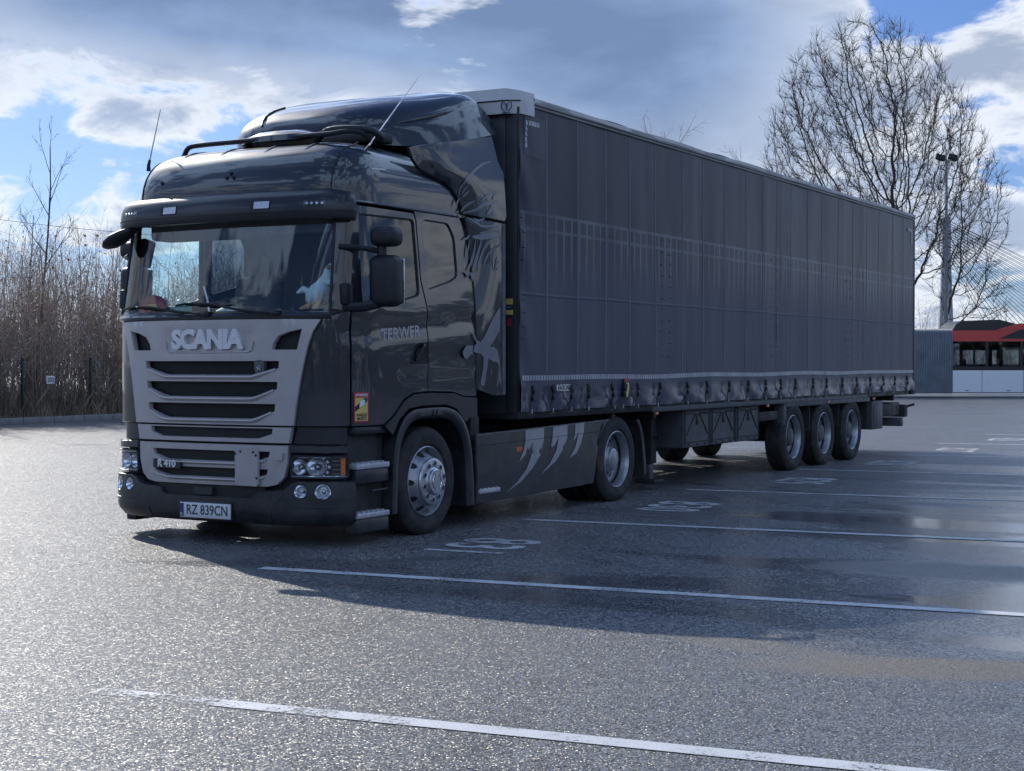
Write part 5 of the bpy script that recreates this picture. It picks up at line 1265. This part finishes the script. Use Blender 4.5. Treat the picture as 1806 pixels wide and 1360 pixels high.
# ================================================================== CURTAIN-SIDED TRAILER
TF, TL = 2.86, 13.64; TR = TF+TL; TX = 1.275
trailer = empty('curtain_trailer', (0, TF+1.5, 0), 'long dark grey curtain-sided semi-trailer coupled to the tractor unit', 'trailer')
def mat_curtain():
    m = bpy.data.materials.new('curtain_pvc'); m.use_nodes = True; t = NT(m.node_tree); b = t.n['Principled BSDF']
    v = t.new('ShaderNodeTexCoord').outputs['Object']; x, y, z = t.sep(v)
    cl = t.noise(v, .8, 5, .6); st = t.new('ShaderNodeMapping'); st.inputs['Scale'].default_value = (1, 6, .5); t.link(v, st.inputs['Vector']); runs = t.noise(st.outputs[0], 1.6, 5, .6)
    base = t.mix(t.lin(cl, .3, .7), (0.005, 0.012, 0.034, 1), (0.007, 0.017, 0.044, 1))
    # scuffed, chalky lower half: rubbed by the slats behind it
    wob = t.math('MULTIPLY', t.math('SUBTRACT', runs, .5), .35)
    lowr = t.sstep(t.math('ADD', z, wob), 2.80, 2.00, 0, 1)
    base = t.mix(t.math('MULTIPLY', lowr, .85), base, t.mix(t.lin(runs, .3, .7), (0.058, 0.063, 0.098, 1), (0.078, 0.084, 0.122, 1)))
    # rub marks of the load rails: upright ticks and two level lines
    fr = t.math('FRACT', t.math('MULTIPLY', y, 1/.16)); tick = t.sstep(t.math('ABSOLUTE', t.math('SUBTRACT', fr, .5)), .07, .14, 1, 0)
    bandm = t.math('MULTIPLY', t.sstep(z, 2.885, 2.86, 0, 1), t.sstep(t.math('ADD', z, wob), 2.10, 2.55, 0, 1))
    l1 = t.sstep(t.math('ABSOLUTE', t.math('SUBTRACT', z, 2.862)), .008, .022, 1, 0); l2 = t.sstep(t.math('ABSOLUTE', t.math('SUBTRACT', z, 2.715)), .008, .022, 1, 0)
    fade = t.lin(t.noise(v, 1.1, 3, .5), .35, .6, .25, 1)
    mk_ = t.math('MULTIPLY', t.math('MAXIMUM', t.math('MULTIPLY', tick, bandm), t.math('MAXIMUM', l1, t.math('MULTIPLY', l2, .8))), fade)
    base = t.mix(t.math('MULTIPLY', mk_, .75), base, (0.13, 0.145, 0.19, 1))
    t.link(base, b.inputs['Base Color']); t.link(t.mixf(t.sstep(z, 1.16, 1.26), .22, t.mixf(lowr, .34, .48)), b.inputs['Roughness']); b.inputs['Specular IOR Level'].default_value = .30
    bp = t.new('ShaderNodeBump'); bp.inputs['Strength'].default_value = .25; bp.inputs['Distance'].default_value = .02
    t.link(t.math('ADD', t.noise(v, 2.2, 4, .55), t.math('MULTIPLY', mk_, .15)), bp.inputs['Height']); t.link(bp.outputs[0], b.inputs['Normal'])
    return m
curt = mat_curtain()
roofg = M('roof_tarpaulin', (0.52, 0.52, 0.53), 0.6, 0, .4, var=.18, vs=2.0, rv=.08)
railg = M('rail_aluminium', (0.26, 0.265, 0.275), 0.5, .45, .4, var=.2, vs=3)
postg = M('post_grey', (0.045, 0.050, 0.058), 0.5, .1, .4, var=.2, vs=4)
tapem = M('reflective_tape', (0.34, 0.36, 0.40), 0.45, 0, .6, .3, .2, var=.2, vs=6)
buck = [3.07, 3.47, 3.86, 4.23, 4.775, 5.085, 5.40, 5.985, 6.745, 7.33, 8.03, 8.675, 9.28, 9.85, 10.43, 11.155, 11.745, 12.475, 13.16, 13.85, 14.55, 15.215, 15.92]
def curtain_off(y, z):
    o = .008*mnoise.noise(Vector((y*.8, z*.7, 3.1)))+.012*math.sin((y-TF)*.46)*math.sin((z-1)*1.0)+.007*mnoise.noise(Vector((y*2.3, z*.35, 7)))+.003*mnoise.noise(Vector((y*5.1, z*.8, 1)))
    # folds of the loose lower hem between the straps
    if z < 1.32:
        k = (1.32-z)/.32; d = min(abs(y-b_) for b_ in buck); o += k*(.028*min(1, d/.20)-.012)+k*.030*mnoise.noise(Vector((y*3.1, z*7, 0)))+k*.012*mnoise.noise(Vector((y*9, z*11, 4)))
    # wall pillars press ridges into the cloth
    for yp in (9.78, 10.02, 13.42, 13.66):
        dd = abs(y-yp)
        if dd < .07 and 1.45 < z < 2.9: o += .010*(1-dd/.07)*(1 if (z*7) % 1 < .25 else .25)
    if y < TF+.35: o += .010*math.sin(z*9+y*12)*max(0, (TF+.35-y)/.35)
    return o
def side_curtain(sg):
    ny, nz = 236, 46; z0, z1 = 1.0, 3.852; V = []; F = []
    for i in range(ny+1):
        y = TF+.02+(TL-.07)*i/ny
        for j in range(nz+1):
            z = z0+(z1-z0)*(j/nz)**1.25
            if j == 0: z += .012*mnoise.noise(Vector((y*1.7, 0, 5)))
            V.append((sg*(TX+curtain_off(y, z)), y, z))
    for i in range(ny):
        for j in range(nz): a = i*(nz+1)+j; F.append((a, a+nz+1, a+nz+2, a+1) if sg > 0 else (a, a+1, a+nz+2, a+nz+1))
    return mk('curtain', V, F, curt, trailer, 60)
seams = [3.40, 4.04, 4.68, 5.25, 5.905, 6.655, 7.27, 7.945, 8.665, 9.265, 9.79, 10.34, 11.04, 11.65, 12.395, 13.105, 13.79, 14.425, 15.185, 15.81]
seamm = M('curtain_weld', (0.085, 0.100, 0.140), 0.5, 0, .4, var=.15, vs=3)
strapm = M('strap_black', (0.012, 0.013, 0.016), 0.55)
for sg in (1, -1):
    c = side_curtain(sg)
    for y in seams:
        zs = [1.36+.166*i for i in range(16)]; wv = .012
        rows = [[Vector((sg*(TX+curtain_off(y+dy, z)+do), y+dy+.004*math.sin(z*2+y), z)) for z in zs] for dy, do in ((-wv-.004, .0), (-wv, .003), (wv, .003), (wv+.004, .0))]
        B().loft(rows, False).out('weld_strip', seamm, c, 60)
    # small creases where the upright posts behind touch the cloth
    if sg == 1:
        for yp in (2.94, 6.08, 6.30, 9.56, 9.84, 12.78, 12.98):
            for k in range(11):
                zc = 1.55+.125*k+rnd.uniform(-.015, .015); yc = yp+rnd.uniform(-.02, .02); ln = rnd.uniform(.05, .11)
                if rnd.random() < .2: continue
                B().lathe([(-1, 0), (-.6, .7), (0, 1), (.6, .7), (1, 0)], 8, lambda a, p, q: Vector((TX+curtain_off(yc, zc)+p*.009, yc+a*ln*.5, zc+q*.010-.010*a*a))).out('crease', curt, c, 60)
    # level weld of the lower sheet
    zl = 2.10
    rows = [[Vector((sg*(TX+curtain_off(y, zl+dz)+do), y, zl+dz+.004*math.sin(y*3)+.005*(y-TF)/TL)) for y in [TF+.05+(TL-.12)*i/110 for i in range(111)]] for dz, do in ((-.016, 0), (-.013, .002), (.013, .002), (.016, 0))]
    B().loft(rows, False).out('weld_band', curt, c, 60)
    # segmented reflective tape
    if sg == 1:
        y = TF+.06; i = 0
        zt = 1.318
        while y < TR-.10:
            zz = zt-.004+.012*mnoise.noise(Vector((y*.6, 1, 2))); e = y+.052
            def tp(a, z): return Vector((TX+curtain_off(a, max(z, 1.2))+.004, a, z))
            mt = tapem
            if i < 230: mk('tape_segment', [tp(y, zz-.024), tp(e-.012, zz-.024), tp(e-.012, zz+.024), tp(y, zz+.024)], [(0, 1, 2, 3)], mt, c, 0)
            else:
                if i == 230: far_t = B()
                far_t.add([tp(y, zz-.024), tp(e-.012, zz-.024), tp(e-.012, zz+.024), tp(y, zz+.024)], [(0, 1, 2, 3)])
            y = e; i += 1
        tag(far_t.out('tape_run', tapem, c, 0), kind='stuff')
        L1 = [(3.005, 3.70-i*.052) for i in range(5)]+[(3.06+i*.054, 3.70) for i in range(4)]
        for (yy, zz) in L1: mk('corner_mark', [(TX+curtain_off(yy, zz)+.004, yy-.02, zz-.022), (TX+curtain_off(yy, zz)+.004, yy+.022, zz-.022), (TX+curtain_off(yy, zz)+.004, yy+.022, zz+.022), (TX+curtain_off(yy, zz)+.004, yy-.02, zz+.022)], [(0, 1, 2, 3)], tapem, c, 0)
        for (yy, zz) in [(16.28, 3.66-i*.052) for i in range(5)]+[(16.22-i*.054, 3.66) for i in range(4)]: mk('corner_mark', [(TX+.012, yy-.02, zz-.022), (TX+.012, yy+.022, zz-.022), (TX+.012, yy+.022, zz+.022), (TX+.012, yy-.02, zz+.022)], [(0, 1, 2, 3)], tapem, c, 0)
        panel('patch', lambda a, z, o: Vector((TX+curtain_off(a, z)+o, a, z)), [(2.96, 3.40), (3.37, 3.37), (3.37, 3.76), (2.96, 3.80)], M('patch_grey', (0.028, 0.036, 0.055), .45), c, (), .003, 0, 0, .06)
        # maker's plate
        (ya, za), (yb, zb) = SP([(982, 690), (1006, 678)], 1.30)
        kp = B().span((TX+.022, ya, za), (TX+.03, yb, zb), .002).out('name_plate', white, c)
        kz = (za+zb)/2; ink = M('plate_ink2', (0.03, .035, .05), .5)
        text_mesh('name_letters', 'KRONE', .066, ink, kp, lambda u, v, d: (TX+.0315, ya+.175+u, kz+v), bold=.002, sx=.85)
        B().tube([Vector((TX+.0315, ya+.042+math.cos(t*.5236)*.024, kz+math.sin(t*.5236)*.028)) for t in range(13)], .004, 4).out('emblem_ring', ink, kp)
        B().prism([(ya+.034, kz-.010), (ya+.050, kz-.010), (ya+.054, kz+.012), (ya+.042, kz+.004), (ya+.030, kz+.012)], lambda u, v, d: Vector((d, u, v)), TX+.030, TX+.032).out('emblem_crown', ink, kp)
        rs = B().span((TX+.020, 5.085, 1.085), (TX+.026, 5.225, 1.292)).out('safety_sticker', M('ink_black', (.02, .02, .02), .5), c)
        B().span((TX+.0255, 5.090, 1.265), (TX+.0275, 5.220, 1.290)).out('sticker_header', redm, rs)
        panel('sticker_figure', flat_x(TX+.0275), [(5.10, 1.10), (5.14, 1.15), (5.12, 1.19), (5.14, 1.22), (5.12, 1.25), (5.19, 1.25), (5.21, 1.20), (5.19, 1.15), (5.17, 1.10)], yellowm, rs, (), 0, 0, 0, .05)
        panel('sticker_face', flat_x(TX+.028), [(5.115, 1.205), (5.15, 1.20), (5.15, 1.24), (5.12, 1.245)], M('sticker_skin', (.55, .36, .26), .5), rs, (), 0, 0, 0, .05)
    # strap and buckle at every pocket
    if sg == 1:
        for y in buck:
            jt = rnd.gauss(0, .032); X = TX+.022
            st_ = B().loft([[Vector((X+.012*math.sin(i*1.1)+dx, y+dy*(1-.15*i/5)+jt*i/5, 1.245-.048*i)) for i in range(6)] for dx, dy in ((0, -.021), (.006, -.021), (.006, .021), (0, .021))], False).out('strap', strapm, c, 40)
            B().box(Vector((X+.018, y, 1.205)), (.030, .055, .075), .012, Matrix.Rotation(R(rnd.uniform(-28, 28)), 3, 'X').to_quaternion()).out('buckle', strapm, st_)
            B().box(Vector((X+.022, y+jt*.5, 1.125)), (.022, .038, .050), .008).out('buckle_lever', strapm, st_)
            B().tube([Vector((X+.01, y+jt, 1.02)), Vector((X+.012, y+jt*1.1, .985)), Vector((X-.02, y+jt*1.1, .97))], .008, 5).out('strap_hook', alu, st_)

# ---- roof, rails, posts, front wall
RZ = 3.848
for sg in (1, -1):
    B().span((sg*1.225, TF+.25, RZ), (sg*1.297, TR-.02, RZ+.085), .008).out('roof_rail', railg, trailer)
    B().tube([(sg*1.300, TF+.25, RZ+.03), (sg*1.300, TR-.02, RZ+.03)], .006, 5).out('rail_groove', blackm, trailer)
    B().span((sg*1.20, TR-.07, .98), (sg*1.283, TR, RZ-.003), .01).out('rear_post', postg, trailer)
    B().span((sg*1.13, TF+.0, .98), (sg*1.262, TF+.10, RZ-.003), .02).out('front_post', postg, trailer)
V = []; F = []; ny, nx = 120, 12
for i in range(ny+1):
    y = TF+.12+(TL-.14)*i/ny
    for j in range(nx+1):
        u = j/nx*2-1; x = 1.285*u
        z = RZ+.088+.055*(1-abs(u)**6)+.010*mnoise.noise(Vector((y*1.3, x*2, 9)))*(1-abs(u)**8)+(.010*math.sin(y*4.2)*(abs(u) > .7))
        V.append((x, y, z))
for i in range(ny):
    for j in range(nx): a = i*(nx+1)+j; F.append((a, a+1, a+nx+2, a+nx+1))
rf = mk('roof', V, F, roofg, trailer, 60)
for sg in (1, -1):
    hem = [[Vector((sg*(1.287+.006*math.sin(y*3.1)+d), y, z+.006*math.sin(y*2.3))) for y in [TF+.26+(TL-.30)*i/90 for i in range(91)]] for d, z in ((-.004, RZ+.094), (.012, RZ+.088), (.014, RZ+.06), (.012, RZ+.048))]
    B().loft(hem, False).out('roof_hem', roofg, rf, 60)
# folded front cap of the roof
cap = [[Vector((x, y, z)) for x, y in ((-1.30, TF+.26), (-1.285, TF+.02), (-1.16, TF-.055), (-.6, TF-.065), (0, TF-.065), (.6, TF-.065), (1.16, TF-.055), (1.285, TF+.02), (1.30, TF+.26))] for z in (3.765, 3.80, 3.885)]
cap.append([p+Vector((0, -.014 if p.y < TF else 0, .006)) for p in cap[-1]]); cap.append([Vector((p.x*.985, p.y+.03, 3.985+.02*(abs(p.x) < 1.2))) for p in cap[0]]); cap.append([Vector((p.x*.9, TF+.35, 3.99)) for p in cap[0]])
cp = B().loft(cap, False).out('front_cap', roofg, trailer, 25)
B().tube([p+Vector((0, -.004, .001)) for p in cap[2][1:8]], .006, 5).out('cap_fold', blackm, cp)
em = M('emblem_blue', (0.05, .08, .16), .5)
ec = at(893, 186, 1, TF-.07)
for a0_, a1_ in ((110, 250), (-70, 70)): B().tube([Vector((ec.x+math.cos(R(a))*.055, TF-.068, ec.z+math.sin(R(a))*.055)) for a in range(a0_, a1_+1, 20)], .006, 4).out('cap_emblem', em, cp)
B().prism([(ec.x-.008, ec.z-.04), (ec.x+.008, ec.z-.04), (ec.x+.008, ec.z), (ec.x+.026, ec.z+.03), (ec.x, ec.z+.012), (ec.x-.026, ec.z+.03), (ec.x-.008, ec.z)], lambda u, v, d: Vector((u, d, v)), TF-.070, TF-.062).out('cap_emblem', em, cp)
B().span((ec.x-.045, TF-.070, ec.z-.068), (ec.x+.045, TF-.062, ec.z-.060)).out('cap_emblem', em, cp)
fwall = B().span((-1.13, TF+.0, .98), (1.13, TF+.06, RZ-.01), .01).out('front_wall', M('front_wall_grey', (0.040, .046, .056), .45, .1, .4, var=.12, vs=2), trailer)
B().span((1.263, TF-.006, 1.0), (1.274, TF+.025, RZ-.02)).out('corner_gap', blackm, trailer)
for (a, b_, c_, d_, mt) in ((892.5, 527, 904, 537, yellowm), (893, 541, 901, 543, M('blue_print', (.08, .16, .45), .5)), (892.5, 547, 904.5, 555, yellowm), (894, 562, 901, 575, redm)):
    p, q = at(a, b_, 1, TF-.004), at(c_, d_, 1, TF-.004); B().span((p.x, TF-.008, q.z), (q.x, TF+.001, p.z)).out('label_sticker', mt, fwall)
B().span((-1.27, TR-.05, .98), (1.27, TR-.006, RZ-.02), .01).out('rear_doors', postg, trailer)
# ---- floor and chassis
B().span((-1.255, TF+.02, .93), (1.255, TR-.02, 1.015), .01).out('floor', chassis, trailer)
for sg in (1, -1):
    B().span((sg*1.18, 5.9, .915), (sg*1.262, 13.9, .975), .01).out('side_raft', greyst, trailer)
    B().span((sg*.44, 4.0, .80), (sg*.56, 16.2, .929), .01).out('main_beam', chassis, trailer)
    B().span((sg*.44, 6.4, .58), (sg*.56, 16.2, .805), .01).out('main_beam_web', chassis, trailer)
    # rail over the wheels
    B().span((sg*1.13, 10.25, .86), (sg*1.255, 14.05, .925), .012).out('wheel_rail', greyst, trailer)
    B().span((sg*1.10, 10.16, .62), (sg*1.245, 10.27, .93), .012).out('wheel_rail_leg', greyst, trailer)
    for y in (11.24, 12.55, 13.98): B().loft([[Vector((sg*x, y+dy, z)) for x, z in ((.95, .88), (1.235, .88), (1.235, .52), (.95, .40))] for dy in (-.012, .012)], True, True, True).out('spray_flap', rubber, trailer, 20)
for i in range(11): B().span((-1.2, 5.0+i*1.05, .84), (1.2, 5.08+i*1.05, .929), .006).out('cross_bearer', chassis, trailer)
AXT = [10.575, 11.885, 13.195]
for y in AXT:
    B().tube([(-1.05, y, .45), (1.05, y, .45)], .07, 10).out('axle', chassis, trailer)
    for sg in (1, -1):
        wheel(trailer, 1.255, y, sg, 'trailer', .466)
        B().lathe([(-.08, .13), (.06, .15), (.12, .15), (.14, .10)], 14, lambda a, p, q, y=y, sg=sg: Vector((sg*.5+p, y+.32+q, .52+a))).out('air_spring', rubber, trailer)
# ---- tool boxes
for (a, b_) in ((6.89, 7.675), (7.715, 8.485), (8.56, 9.33)):
    for sg in (1, -1):
        bx = B().span((sg*.72, a, .47), (sg*1.20, b_, .915), .015).out('tool_box', toolp, trailer)
        w = b_-a
        fr_ = B().prism([(a+.02, .49), (b_-.02, .49), (b_-.02, .905), (a+.02, .905)], lambda u, v, d: Vector((sg*d, u, v)), 1.20, 1.205).out('box_lid', toolp, bx)
        for p, q in (((a+.02, .535), (b_-.02, .535)), ((a+.02, .895), (b_-.02, .895)), ((a+.03, .50), (a+.03, .90)), ((b_-.03, .50), (b_-.03, .90)), ((a+w*.10, .62), (a+w*.42, .86)), ((b_-w*.10, .62), (b_-w*.42, .86)), ((a+w*.10, .865), (a+w*.42, .865)), ((b_-w*.10, .865), (b_-w*.42, .865))):
            B().tube([Vector((sg*1.206, p[0], p[1])), Vector((sg*1.206, q[0], q[1]))], .009, 5).out('lid_rib', blackm, bx)
        B().box(Vector((sg*1.206, (a+b_)/2, .795)), (.02, .075, .13), .01).out('latch_well', blackm, bx); B().box(Vector((sg*1.216, (a+b_)/2, .79)), (.014, .04, .035), .005).out('latch', greyst, bx)
        for k in range(3): B().box(Vector((sg*1.206, a+w*(.2+.3*k), .505)), (.016, .07, .014), .003).out('hinge', blackm, bx)
# ---- landing legs
for sg in (1, -1):
    lg_ = B().span((sg*.80, 6.60, .30), (sg*.93, 6.74, .92), .01).out('landing_leg', chassis, trailer)
    B().span((sg*.83, 6.62, .12), (sg*.90, 6.72, .31), .008).out('leg_inner', greyst, lg_)
    B().box(Vector((sg*.865, 6.67, .10)), (.26, .26, .05), .02).out('leg_foot', chassis, lg_)
    B().tube([(sg*.86, 6.67, .75), (sg*.5, 6.9, .62)], .03, 6).out('leg_brace', chassis, lg_)
B().tube([(.55, 6.67, .60), (1.0, 6.67, .60)], .018, 6).out('crank_shaft', chassis, trailer)
# underrun guard in front of the wheels and side bars
for sg in (1, -1):
    B().span((sg*1.16, 9.38, .70), (sg*1.19, 10.14, .82), .008).out('side_guard_bar', chassis, trailer)
# pallet box under the floor behind the wheels, light box and rear bumper
B().span((-.55, 6.95, .38), (.55, 8.9, .58), .02).out('air_tanks', chassis, trailer)
rbx = B().span((1.02, 14.30, .41), (1.215, 14.88, .86), .02).out('battery_box', toolp, trailer); B().span((1.214, 14.36, .47), (1.224, 14.82, .80), .01).out('battery_lid', toolp, rbx)
B().span((-1.18, 14.30, .41), (-1.02, 14.88, .86), .02).out('document_box', toolp, trailer)
B().span((-1.17, 16.10, .40), (1.17, 16.22, .545), .015).out('rear_bumper', greyst, trailer)
B().span((-1.12, 15.2, .58), (1.12, 16.2, .80), .03).out('lift_frame', chassis, trailer)
B().span((-1.2, 16.22, .55), (1.2, 16.40, .76), .03).out('light_beam', chassis, trailer)
for sg in (1, -1):
    tl = B().span((sg*.75, 16.39, .60), (sg*1.15, 16.43, .72), .01).out('tail_light', redm, trailer)
    B().tube([(sg*1.12, 16.25, .62), (sg*1.19, 16.40, .73), (sg*1.30, 16.43, .765)], .022, 6).out('outline_lamp_arm', rubber, trailer)
    B().span((sg*1.24, 16.28, .93), (sg*1.285, 16.52, 1.03), .01).out('buffer', rubber, trailer)
for y in (6.0, 9.5, 12.0, 14.2): B().box(Vector((1.258, y, .90)), (.02, .07, .03), .005).out('side_lamp', amberl, trailer)

# ================================================================== THINGS IN THE CAB
red_cl = M('red_cloth', (0.33, 0.03, 0.045), .8, var=.2, vs=20)
cp0 = at(266, 541, 1, .36); cpz = 1.842
cap_ = empty('red_cap', (cp0.x, .40, cpz), 'dark red cap with a yellow badge lying on the dashboard', 'cap')
B().lathe([(0, .118), (.05, .122), (.10, .105), (.14, .06), (.155, 0)], 24, lambda a, p, q: Vector((cp0.x+p, .40+q, cpz+.045+a))).out('crown', red_cl, cap_)
B().loft([[Vector((cp0.x+.02+math.cos(t)*r*1.05, .37+math.sin(t)*r*.9-.04, cpz+zz)) for t in [R(180)+R(15)*i for i in range(13)]] for r, zz in ((.10, .05), (.17, .02), (.175, .012), (.10, .038))], False).out('peak', red_cl, cap_)
B().box(Vector((cp0.x+.085, .285, cpz+.085)), (.075, .012, .06), .006, Matrix.Rotation(R(35), 3, 'Z').to_quaternion()).out('badge', M('badge_yellow', (.55, .32, .06), .6), cap_)
def plush(loc, label):
    r = empty('plush_toy', loc, label, 'plush toy'); o = Vector(loc)
    wp = M('plush_white', (0.62, 0.68, 0.72), .9, var=.08, vs=30); op = M('plush_orange', (.48, .24, .12), .85)
    body = [(-.10, .10, .02), (-.05, .12, .07), (.02, .16, .085), (.08, .22, .07), (.115, .28, .055), (.13, .33, .05), (.14, .37, .035), (.14, .395, .008)]
    B().tube([o+Vector((x, 0, z)) for x, z, q in body], 0, 14, True, [q for x, z, q in body]).out('body', wp, r, 60)
    B().tube([o+Vector((.09, -.02, .25)), o+Vector((.17, -.05, .235)), o+Vector((.25, -.06, .25))], 0, 8, True, [.03, .028, .012]).out('wing', wp, r, 60)
    B().tube([o+Vector((-.03, -.02, .16)), o+Vector((-.10, -.05, .19)), o+Vector((-.15, -.06, .16))], 0, 8, True, [.03, .03, .012]).out('wing', wp, r, 60)
    for a, b_ in (((0, .10), (-.11, .02)), ((.05, .12), (.02, .02))):
        B().tube([o+Vector((a[0], -.02, a[1])), o+Vector(((a[0]+b_[0])/2+.02, -.05, (a[1]+b_[1])/2)), o+Vector((b_[0], -.05, b_[1]))], 0, 8, True, [.028, .022, .03]).out('leg', op, r, 60)
    B().tube([o+Vector((.14, -.03, .36)), o+Vector((.17, -.09, .35))], 0, 8, True, [.022, .004]).out('beak', op, r, 60)
pt = at(556, 548, 1, .36); plush((pt.x, .38, 1.86), 'white plush bird with orange legs leaning behind the windscreen near the mirror')
def small(nm, px, py, y, dims, mat, label, cat, bev=.02, rz=0):
    p = at(px, py, 1, y); r = empty(nm, (p.x, y, 1.842), label, cat)
    B().box(Vector((p.x, y, 1.842+dims[2]/2)), dims, bev, Matrix.Rotation(rz, 3, 'Z').to_quaternion(), 3).out('body', mat, r)
    return r, p
r, p = small('cup', 410, 520, .40, (.10, .10, .09), white, 'white cup lying on the dashboard in the middle of the windscreen', 'cup', .04)
B().tube([Vector((p.x-.05, .40, 1.90)), Vector((p.x-.16, .40, 1.875))], 0, 10, True, [.04, .025]).out('spout', white, r)
r, p = small('paper_stack', 345, 540, .44, (.36, .20, .012), white, 'sheet of white paper on the dashboard below the wiper', 'paper', .002, .1)
B().box(Vector((p.x-.01, .45, 1.858)), (.30, .16, .006), 0, Matrix.Rotation(-.15, 3, 'Z').to_quaternion()).out('top_sheet', white, r)
r, p = small('tissue_box', 318, 505, .46, (.16, .12, .10), M('box_teal', (.10, .30, .30), .6), 'teal tissue box on the dashboard behind the cap', 'box', .008)
B().lathe([(0, .05), (.05, .03), (.07, .0)], 10, lambda a, u, v: Vector((p.x+u, .46+v, 1.94+a))).out('tissue', white, r)
r, p = small('pink_pouch', 292, 538, .36, (.16, .10, .07), M('pouch_pink', (.35, .16, .22), .8, var=.3, vs=20), 'pink patterned pouch beside the red cap on the dashboard', 'pouch', .03)
B().box(Vector((p.x, .31, 1.89)), (.12, .012, .02), .004).out('zip', blackm, r)
# phone holder stem on the dash
p = at(362, 500, 1, .44); ph = empty('phone_holder', (p.x, .46, 1.842), 'bent grey phone holder standing on the dashboard', 'phone holder')
B().tube([Vector((p.x+.03, .46, 1.842)), Vector((p.x+.01, .46, 1.98)), Vector((p.x-.03, .45, 2.12))], .010, 6).out('stem', alu, ph)
B().box(Vector((p.x-.02, .44, 2.125)), (.11, .02, .03), .006).out('clamp', blackm, ph)

# ------------------------------------------------------------------ keep every chain at thing > part > sub-part
for o in list(COL.objects):
    def level(q):
        n_ = 0
        while q.parent is not None: q = q.parent; n_ += 1
        return n_
    while level(o) > 2: o.parent = o.parent.parent; o.matrix_parent_inverse = Matrix()
